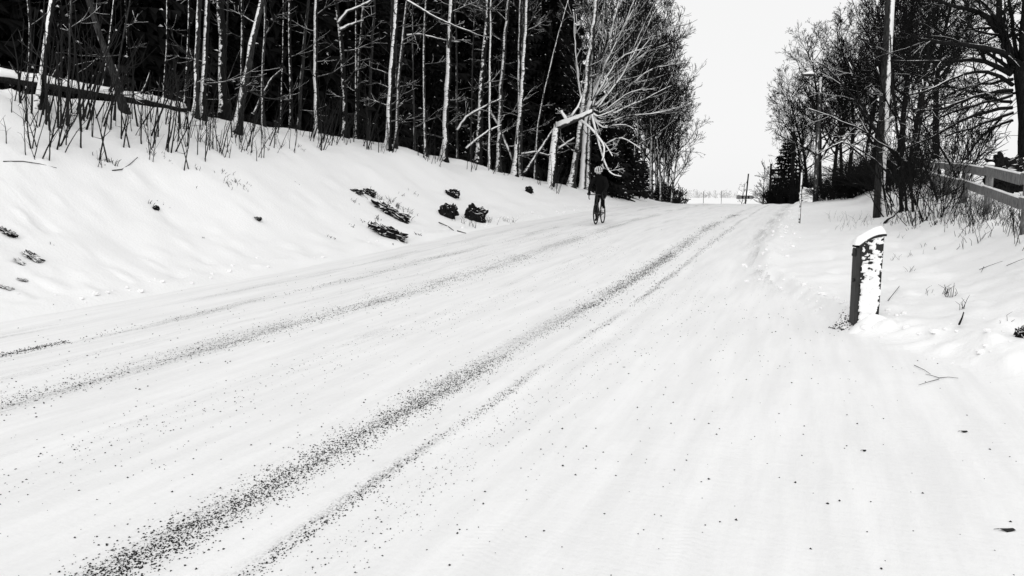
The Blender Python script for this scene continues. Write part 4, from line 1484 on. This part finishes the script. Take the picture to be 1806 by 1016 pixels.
m = MB(); m.tube([(0, -.045, .37 - .0), (-.41, -.045, .385)], .004, 5); m.tube([(0, -.045, .19), (-.41, -.045, .30)], .004, 5); m.build('chain', M['bike'], bk)
m = MB()
q0, q1 = BBp.lerp(HB, .30) + Vector((-.02, 0, .05)), BBp.lerp(HB, .68) + Vector((-.02, 0, .05))
m.tube([q0, q0.lerp(q1, .1), q0.lerp(q1, .7), q0.lerp(q1, .82), q1], [.03, .037, .037, .02, .02], 12)
m.build('bottle', M['white'], bk)

# ------------------------------------------------------------------ rider
pe = empty('person', CP, YAW)
tag(pe, 'cyclist in black winter clothes with a white-ribbed helmet riding towards the camera', 'person')
J = [  # position, radius, parent
    ((-.20, 0, 1.00), .155, -1), ((-.10, 0, 1.14), .155, 0), ((.02, 0, 1.28), .175, 1), ((.13, 0, 1.40), .155, 2), ((.21, 0, 1.50), .068, 3), ((.26, 0, 1.565), .066, 4), ((.295, 0, 1.62), .088, 5), ((.295, 0, 1.70), .088, 6),
    ((.12, -.17, 1.41), .088, 3), ((.27, -.275, 1.20), .058, 8), ((.45, -.255, 1.06), .045, 9), ((.56, -.225, .99), .036, 10),
    ((.12, .17, 1.41), .088, 3), ((.27, .275, 1.20), .058, 12), ((.45, .255, 1.06), .045, 13), ((.56, .225, .99), .036, 14),
    ((-.18, -.095, .95), .118, 0), ((.10, -.11, .60), .068, 16), ((.02, -.115, .40), .062, 17), ((-.05, -.12, .21), .042, 18), ((-.02, -.12, .14), .04, 19), ((.10, -.13, .125), .034, 20),
    ((-.18, .095, .95), .118, 0), ((.245, .13, .86), .074, 22), ((.15, .12, .69), .064, 23), ((.02, .12, .53), .042, 24), ((.03, .12, .47), .04, 25), ((.14, .13, .465), .034, 26)]
me = bpy.data.meshes.new('body')
me.from_pydata([j[0] for j in J], [(j[2], i) for i, j in enumerate(J) if j[2] >= 0], [])
tmp = bpy.data.objects.new('body_build', me)
COL.objects.link(tmp)
md = tmp.modifiers.new('Skin', 'SKIN')
md.use_smooth_shade = True
for i, j in enumerate(J):
    me.skin_vertices[0].data[i].radius = (j[1], j[1] * (.8 if i in (2, 3) else 1))
    me.skin_vertices[0].data[i].use_root = (i == 0)
sb_ = tmp.modifiers.new('Sub', 'SUBSURF')
sb_.levels = sb_.render_levels = 2
dg = bpy.context.evaluated_depsgraph_get()
dg.update()
body = bpy.data.meshes.new_from_object(tmp.evaluated_get(dg))
body.name = 'body'
bpy.data.objects.remove(tmp)
for v in body.vertices:                                     # a nose and chin on the face
    if v.co.z > 1.56 and v.co.x > .33:
        v.co.x += .03 * math.exp(-((v.co.z - 1.625) / .02) ** 2 - (v.co.y / .018) ** 2)
        v.co.x += .015 * math.exp(-((v.co.z - 1.575) / .02) ** 2 - (v.co.y / .03) ** 2)
body.materials.clear()
for k in ('black', 'skin'): body.materials.append(M[k])
for p_ in body.polygons:
    c_ = p_.center
    p_.material_index = 1 if (c_.z > 1.575 and c_.x > .2) else 0
    p_.use_smooth = True
link('body', body, pe)
# helmet: dark liner with pale ribs
hc = Vector((.285, 0, 1.675))
he = empty('helmet', hc)
he.parent = pe
he.rotation_euler = (0, math.radians(12), 0)
m = MB()
nu, nv_ = 24, 10
for i in range(nv_ + 1):
    th = math.pi * .56 * i / nv_
    for j in range(nu):
        ph = 2 * math.pi * j / nu
        m.v.append((.145 * math.sin(th) * math.cos(ph), .112 * math.sin(th) * math.sin(ph), .115 * math.cos(th) - .0))
for i in range(nv_):
    for j in range(nu):
        j2 = (j + 1) % nu
        m.f.append((i * nu + j, (i + 1) * nu + j, (i + 1) * nu + j2, i * nu + j2)); m.m.append(0)
m.build('liner', M['black'], he)
for k in range(5):
    yb = (-.096, -.052, 0, .052, .096)[k]
    m = MB()
    pts = []
    cc = math.sqrt(max(1 - (yb / .118) ** 2, .02))
    for i in range(13):
        a = math.radians(-8 + 196 * i / 12)
        pts.append((.155 * math.cos(a) * cc, yb * (1 + .0 * abs(math.sin(a))), .125 * math.sin(a) * cc ** .8 + .004))
    m.tube(pts, [.009 + .004 * math.sin(math.pi * i / 12) for i in range(13)], 6)
    m.build('rib', M['white'], he)
m = MB()
m.tube([(.152 * math.cos(a) , .116 * math.sin(a), -.015) for a in [2 * math.pi * k / 28 for k in range(28)]], .010, 6, closed=True)
m.build('brim', M['white'], he)
m = MB()
m.tube([(.33 + .06 * math.cos(a), .088 * math.sin(a), 1.635) for a in [-1.3 + 2.6 * k / 10 for k in range(11)]], .021, 6)
m.build('glasses', M['glass_dark'], pe)
for sg in (-1, 1):
    # gloves: a palm resting on the lever hood, five fingers curled round it
    m = MB()
    hx, hy, hz = .585, .222 * sg, .985
    m.tube([(.53, .232 * sg, 1.015), (.56, hy, 1.0), (.60, hy, .985), (.635, hy, .975)], [.036, .042, .043, .034], 10)
    for k in range(4):
        fx = .645 - .022 * k
        o_ = 1 if sg > 0 else -1
        ln = (.9, 1.0, .95, .8)[k]
        m.tube([(fx, hy + .03 * o_, hz - .005), (fx + .014, hy + .046 * o_, hz - .035 * ln), (fx + .012, hy + .03 * o_, hz - .062 * ln), (fx + .006, hy + .006 * o_, hz - .068 * ln)], [.0125, .012, .011, .009], 7)
    m.tube([(.57, hy - .025 * sg, hz), (.61, hy - .045 * sg, hz - .02), (.635, hy - .03 * sg, hz - .045), (.645, hy - .008 * sg, hz - .052)], [.015, .014, .012, .01], 7)
    m.build('glove', M['black'], pe)
for (x, y, z), mt, an in (((-.03, -.12, .112), 'black', -.05), ((.03, .12, .448), 'white', -.05)):
    m = MB()
    c, s_ = math.cos(an), math.sin(an)
    prof_ = [(-.085, .03, .012), (-.06, .036, .036), (.0, .034, .042), (.06, .03, .044), (.12, .024, .038), (.16, .017, .02)]
    m.tube([(x + a_, y, z + h_ - .008 + a_ * s_) for a_, h_, _ in prof_], [max(r_ * .85, .012) for _, _, r_ in prof_], 10)
    o = m.build('shoe', M[mt], pe)
    if mt == 'white': tag(o, 'white left shoe')
    else: tag(o, 'dark right shoe')

# ------------------------------------------------------------------ grit on the road
rs = np.random.RandomState(3)
P_ = []


def band(t0, sig, n, s0, s1, p_=1.6, size=(.004, .010), wob=.16):
    s = s0 + (s1 - s0) * rs.rand(n) ** p_
    keep = vnoise(s * .9, np.full(n, t0) * 9, 61) + vnoise(s * .25, np.full(n, t0), 62) + .62 > rs.rand(n) * .9
    s = s[keep]
    n = len(s)
    clump = vnoise(s * 6, np.zeros(n), 63) * sig * .8
    t = t0 + vnoise(s * .12, s * 0 + t0, 21) * wob + clump + rs.randn(n) * sig
    if t0 > -3.5: t = t + .16 * np.exp(-s / 4.0)
    P_.append(np.stack([s, t, size[0] + (size[1] - size[0]) * rs.rand(n) ** 2.2], -1))


band(-2.82, .088, 15500, 1.6, 17, 1.45, (.0028, .0080))
band(-2.80, .105, 6500, 1.6, 7, 1.1, (.0028, .0075))
band(-2.82, .11, 3200, 10, 32, 1.2, (.007, .014))
band(-2.78, .20, 1300, 1.6, 16, 1.4)
band(-2.2, .030, 4200, 1.6, 14, 1.3, (.003, .0075))
band(-2.2, .022, 1500, 1.6, 8.5, 1.0, (.003, .0075))
band(-1.95, .12, 1500, 1.6, 12, 1.4, (.0025, .007))
band(-2.2, .06, 500, 8, 24, 1.2, (.008, .014))
band(-1.75, .18, 700, 1.6, 14, 1.4, (.0025, .007))
band(-5.75, .14, 4200, 3.5, 16, 1.3, (.004, .009))
band(-5.6, .3, 900, 3.5, 22, 1.3, (.006, .012))
band(-4.3, .16, 900, 2.5, 18, 1.3, (.003, .0085))
band(-3.9, .45, 600, 2.2, 18, 1.3, (.003, .008))
band(-7.4, .10, 500, 4.5, 16, 1.2, (.006, .012))
band(-6.8, .8, 420, 4.5, 24, 1.2, (.006, .012))
n = 600
P_.append(np.stack([1.5 + 22 * rs.rand(n) ** 1.6, -9 + 8.5 * rs.rand(n), .003 + .007 * rs.rand(n) ** 2], -1))
n = 480
s_ = 1.8 + 10 * rs.rand(n); t_ = -1.6 + 3.6 * rs.rand(n) ** 1.4
P_.append(np.stack([s_, t_, .004 + .006 * rs.rand(n) ** 2], -1)[s_ < np.interp(t_, DRV_T, DRV_S)])
n = 900
P_.append(np.stack([4.6 + 1.5 * rs.rand(n), -7.43 + rs.randn(n) * .045, .003 + .005 * rs.rand(n)], -1))
q_ = gp(1488, 572, 6, 20)
qs, qt = xy2st(q_.x, q_.y)
P_.append(np.stack([qs + rs.randn(160) * .10, qt + rs.randn(160) * .07, .005 + .012 * rs.rand(160) ** 2], -1))
P_ = np.concatenate(P_)
gx, gy = st2xy(P_[:, 0], P_[:, 1])
gz = terrain(P_[:, 0], P_[:, 1])
N = len(P_)
octv = np.array([(1, 0, 0), (-.5, .87, 0), (-.5, -.87, 0), (0, 0, 1), (0, 0, -1)], float)
sc = .9 * P_[:, 2][:, None, None] * rs.uniform(.65, 1.25, (N, 5, 3)) * np.array([1.15, 1.0, .75])
ang = rs.rand(N) * 6.283
v = octv[None] * sc
vx = v[..., 0] * np.cos(ang)[:, None] - v[..., 1] * np.sin(ang)[:, None]
vy = v[..., 0] * np.sin(ang)[:, None] + v[..., 1] * np.cos(ang)[:, None]
vv = np.stack([vx + gx[:, None], vy + gy[:, None], v[..., 2] + gz[:, None] + P_[:, 2][:, None] * .25], -1).reshape(-1, 3)
ff = np.array([(0, 1, 3), (1, 2, 3), (2, 0, 3), (1, 0, 4), (2, 1, 4), (0, 2, 4)])
fa = (ff[None] + (np.arange(N) * 5)[:, None, None]).reshape(-1, 3)
me = bpy.data.meshes.new('gravel')
me.vertices.add(len(vv)); me.vertices.foreach_set('co', vv.astype(np.float32).ravel())
me.loops.add(fa.size); me.loops.foreach_set('vertex_index', fa.astype(np.int32).ravel())
me.polygons.add(len(fa)); me.polygons.foreach_set('loop_start', np.arange(0, fa.size, 3, dtype=np.int32)); me.polygons.foreach_set('loop_total', np.full(len(fa), 3, dtype=np.int32))
me.materials.append(M['gravel'])
me.update(calc_edges=True)
tag(link('gravel', me), 'dark grit strewn in lines along the wheel tracks', 'gravel', kind='stuff')

# ------------------------------------------------------------------ dry grass and plant tips sticking out of the snow
m = MB()
rng = random.Random(15)


def tuft(p_, n, h, spread, thick=.004):
    for _ in range(n):
        q = p_ + Vector((rng.gauss(0, spread), rng.gauss(0, spread * .6), 0))
        q.z = float(zxy(np.array([q.x]), np.array([q.y]))[0]) - .02
        L = h * rng.uniform(.4, 1.2)
        d = Vector((rng.uniform(-.5, .5), rng.uniform(-.4, .4), 1)).normalized()
        b_ = q + d * L * .6 + rvec(rng) * .02
        c_ = b_ + (d + Vector((rng.uniform(-.9, .9), rng.uniform(-.5, .5), -.3))) * L * .45
        m.tube([q, b_, c_], [thick, thick * .8, thick * .4], 3, cap=False)


for px, py, n_, h_, sp, th in ((640, 345, 10, .12, .12, .007), (665, 350, 22, .14, .14, .007), (700, 365, 40, .18, .22, .007), (715, 382, 24, .14, .1, .008), (668, 388, 12, .1, .1, .008), (648, 395, 10, .1, .12, .008), (700, 420, 14, .12, .12, .008), (715, 428, 6, .06, .06, .008), (738, 415, 12, .08, .06, .007), (815, 395, 10, .28, .12, .005), (832, 400, 8, .26, .12, .005), (860, 392, 14, .3, .14, .005), (893, 392, 9, .2, .1, .005), (905, 392, 6, .18, .06, .005), (585, 420, 6, .07, .05, .008), (620, 398, 8, .06, .08, .008), (695, 433, 5, .05, .05, .008), (622, 355, 14, .1, .08, .006), (708, 345, 8, .1, .06, .006), (730, 342, 6, .1, .08, .006),
                               (270, 365, 6, .1, .04, .006), (290, 361, 5, .04, .05, .008), (345, 330, 4, .05, .04, .007), (358, 420, 5, .04, .03, .007), (410, 322, 16, .12, .2, .006), (425, 328, 10, .1, .1, .006), (400, 325, 8, .12, .06, .006), (440, 328, 6, .08, .05, .006), (322, 512, 5, .04, .04, .006), (85, 430, 4, .05, .03, .006), (525, 325, 5, .06, .04, .006), (180, 288, 8, .1, .08, .008), (200, 290, 9, .14, .05, .008), (265, 270, 8, .12, .08, .006), (290, 278, 8, .1, .08, .006), (395, 255, 14, .12, .12, .007), (370, 258, 10, .15, .08, .006), (430, 265, 12, .14, .1, .006), (350, 300, 6, .1, .06, .006), (470, 262, 8, .12, .08, .006), (530, 262, 8, .12, .08, .006)):
    tuft(gp(px, py, 6, 60), n_, h_, sp, th)
for _ in range(120):                                        # the uncut strip under the fence
    y = rng.uniform(10, 32) ** 1.0
    x = 7.8 + .43 * (y - 12) + rng.gauss(-.05, .25)
    tuft(Vector((x, y, 0)), rng.randrange(6, 14), rng.uniform(.25, .6), .16, .005)
for _ in range(60):                                         # ground in front of the shrubs
    px, py = rng.uniform(1570, 1806), rng.uniform(378, 400)
    tuft(gp(px, py, 6, 40), rng.randrange(2, 6), rng.uniform(.15, .4), .1, .006)
for px, py, n_, h_, sp, th in ((1500, 395, 12, .3, .3, .004), (1520, 398, 20, .2, .4, .003), (1490, 390, 8, .35, .2, .003), (1470, 385, 4, .3, .15, .003), (1640, 400, 7, .12, .10, .009), (1655, 392, 5, .12, .06, .009), (1620, 403, 5, .1, .08, .007), (1612, 402, 5, .12, .06, .006), (1590, 420, 5, .15, .1, .003), (1580, 460, 5, .12, .08, .003), (1610, 450, 6, .12, .1, .003), (1665, 520, 7, .16, .06, .004), (1675, 525, 6, .2, .02, .006), (1640, 520, 5, .14, .08, .003), (1605, 480, 5, .1, .05, .003), (1700, 545, 5, .18, .05, .004), (1650, 440, 4, .06, .04, .006), (1630, 435, 5, .08, .06, .004), (1775, 570, 3, .12, .04, .003), (1480, 575, 10, .03, .06, .005), (1495, 573, 8, .03, .04, .006), (1485, 548, 5, .02, .03, .006)):
    tuft(gp(px, py, 5, 40), n_, h_, sp, th)
tag(m.build('dry_grass', M['grass']), 'dry grass and plant tips sticking out of the snow', 'grass', kind='stuff')

# twigs and leaves lying about
def twig(label, paths, w=3, seed=0, lift=.01):
    rng = random.Random(seed)
    m = MB()
    o = None
    for path in paths:
        pts = [gp(px, py, 3, 60) for px, py in path]
        if o is None: o = pts[0].copy()
        pts = [q + Vector((0, 0, lift)) - o for q in pts]
        y = o.y
        m.tube(pts, [w / F * y / 2 * (1 - .5 * k / max(len(pts) - 1, 1)) for k in range(len(pts))], 5)
    tag(m.build('fallen_twig', M['stem'], None, o), label, 'twig')


twig('forked twig lying on the right verge below the cabinet', [[(1612, 646), (1630, 655), (1641, 662)], [(1656, 669), (1672, 668), (1690, 669)], [(1656, 671), (1640, 675), (1620, 682)], [(1656, 669), (1645, 665), (1632, 662)]], 1.2)
twig('long thin twig sticking from the snow right of the cabinet', [[(1566, 532), (1585, 508), (1612, 470)]], 1.3)
twig('spray of fine twigs by the photo edge on the right verge', [[(1727, 477), (1745, 470), (1768, 462)], [(1775, 470), (1795, 462), (1806, 458)], [(1735, 472), (1730, 482)]], 1.0)
twig('long fine twig trailing over the upper left bank', [[(6, 286), (40, 286), (70, 292), (100, 298)]], 1.8)
twig('twig slanting down the bank below the rock face', [[(774, 393), (790, 400), (800, 407)], [(806, 408), (822, 412)]], 2)
twig('curved twig lying at the lower edge of the sapling thicket', [[(198, 302), (215, 302), (228, 292), (243, 279)]], 2)
twig('bent branch lying at the foot of the tall pole', [[(1560, 395), (1566, 388), (1576, 383), (1586, 372)]], 5)
twig('stiff broken stalk standing in the snow of the right verge', [[(1691, 582), (1696, 570), (1699, 560)]], 4, lift=.05)
rng = random.Random(6)
for lab, px, py, l_ in (('dry brown leaf lying alone at the lower right of the driveway', 1776, 938, .028), ('small dark leaf lying on the driveway left of the verge twig', 1700, 764, .018), ('tiny dark leaf flake in the middle of the driveway', 1524, 797, .010)):
    p_ = gp(px, py, 3, 30)
    m = MB()
    out = []
    for k in range(10):
        a = 2 * math.pi * k / 10
        r = l_ * (1 if k % 2 else .72)
        out.append((r * 1.5 * math.cos(a), r * .8 * math.sin(a), .006 + .006 * math.cos(2 * a)))
    b0 = len(m.v)
    m.v.append((0, 0, .012)); m.v.extend(out)
    for k in range(10):
        m.f.append((b0, b0 + 1 + k, b0 + 1 + (k + 1) % 10)); m.m.append(0)
    m.tube([(-l_ * 1.4, 0, .01), (-l_ * 2.2, .004, .006)], [.002, .0012], 4)
    tag(m.build('dead_leaf', M['grass'], None, p_, smooth=False), lab, 'leaf')

# ------------------------------------------------------------------ far side of the valley
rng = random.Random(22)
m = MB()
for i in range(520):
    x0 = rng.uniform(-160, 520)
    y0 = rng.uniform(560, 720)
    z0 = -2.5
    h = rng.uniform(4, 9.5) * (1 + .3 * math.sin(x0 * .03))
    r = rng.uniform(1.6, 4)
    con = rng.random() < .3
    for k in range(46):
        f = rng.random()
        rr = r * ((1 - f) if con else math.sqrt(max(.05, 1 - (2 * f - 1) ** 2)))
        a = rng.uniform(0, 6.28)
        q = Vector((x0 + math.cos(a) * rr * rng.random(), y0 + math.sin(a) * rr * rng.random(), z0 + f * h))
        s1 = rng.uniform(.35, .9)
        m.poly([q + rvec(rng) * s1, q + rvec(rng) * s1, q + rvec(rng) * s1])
tag(m.build('far_wood', M['far_wood'], smooth=False), 'frosted wood on the far side of the valley, distance haze put into its pale colour', 'wood', kind='stuff')
bp = Vector((.2935 * 500, 500, -2.2))
be = empty('barn', bp, .2)
be.scale = (.5, .5, .75)
tag(be, 'low barn with a snowy roof in front of the far wood', 'barn')
m = MB(); m.box((0, 0, 1.4), (19, 8, 3.2)); m.build('wall', M['barn_wall'], be, smooth=False)
m = MB()
for sg in (-1, 1):
    m.poly([(-10, sg * 4.8, 2.8), (10, sg * 4.8, 2.8), (10, 0, 6.2), (-10, 0, 6.2)])
m.poly([(-9.5, -4, 3), (-9.5, 4, 3), (-9.5, 0, 6)]); m.poly([(9.5, -4, 3), (9.5, 4, 3), (9.5, 0, 6)])
m.build('roof', M['clump'], be, smooth=False)
for x_ in (-5, 3):
    m = MB(); m.box((x_, -4.03, 1.3), (2.4, .1, 2.4)); m.build('door', M['plain_pole'], be, smooth=False)
FT_ = bush_mesh(990, 4, 4, 16, .06)
for i, (px, y) in enumerate(((1180, 130), (1190, 140), (1175, 125))):
    o = link('bush', FT_, None, Vector((on_ground(px, y).x, y, -1.7)), i)
    tag(o, 'grey bush showing past the last tree of the left row', 'bush', 'bushes beyond the left row')

# crumbs and clods of snow thrown up along the road edges
m = MB()
rng = random.Random(88)
for i in range(420):
    if i < 170: s, t = rng.uniform(7, 40), -9.25 - abs(rng.gauss(0, .35))
    elif i < 270: s, t = rng.uniform(13, 36), -.85 + rng.gauss(.1, .22)
    else:
        t = rng.uniform(-.6, 5)
        s = float(np.interp(t, DRV_T, DRV_S)) + rng.gauss(.6, .4)
    x, y = st2xy(s, t)
    r = .010 + .035 * rng.random() ** 2.5
    q = Vector((x, y, float(terrain(np.array([s]), np.array([t]))[0]) + r * .3))
    k0 = len(m.v)
    for j in range(3):
        for k in range(6):
            a_ = 2 * math.pi * k / 6 + j * .5
            e_ = (-.5, .15, .75)[j]
            rr = r * math.cos(e_) * rng.uniform(.75, 1.2)
            m.v.append((q.x + rr * math.cos(a_) * 1.2, q.y + rr * math.sin(a_), q.z + r * math.sin(e_) * rng.uniform(.8, 1.1)))
    for j in range(2):
        for k in range(6):
            m.f.append((k0 + j * 6 + k, k0 + j * 6 + (k + 1) % 6, k0 + (j + 1) * 6 + (k + 1) % 6, k0 + (j + 1) * 6 + k)); m.m.append(0)
    m.f.append(tuple(k0 + 12 + k for k in range(6))); m.m.append(0)
tag(m.build('snow_clods', M['clump'], smooth=False), 'crumbs and clods of snow along the road edges', 'snow', kind='stuff')
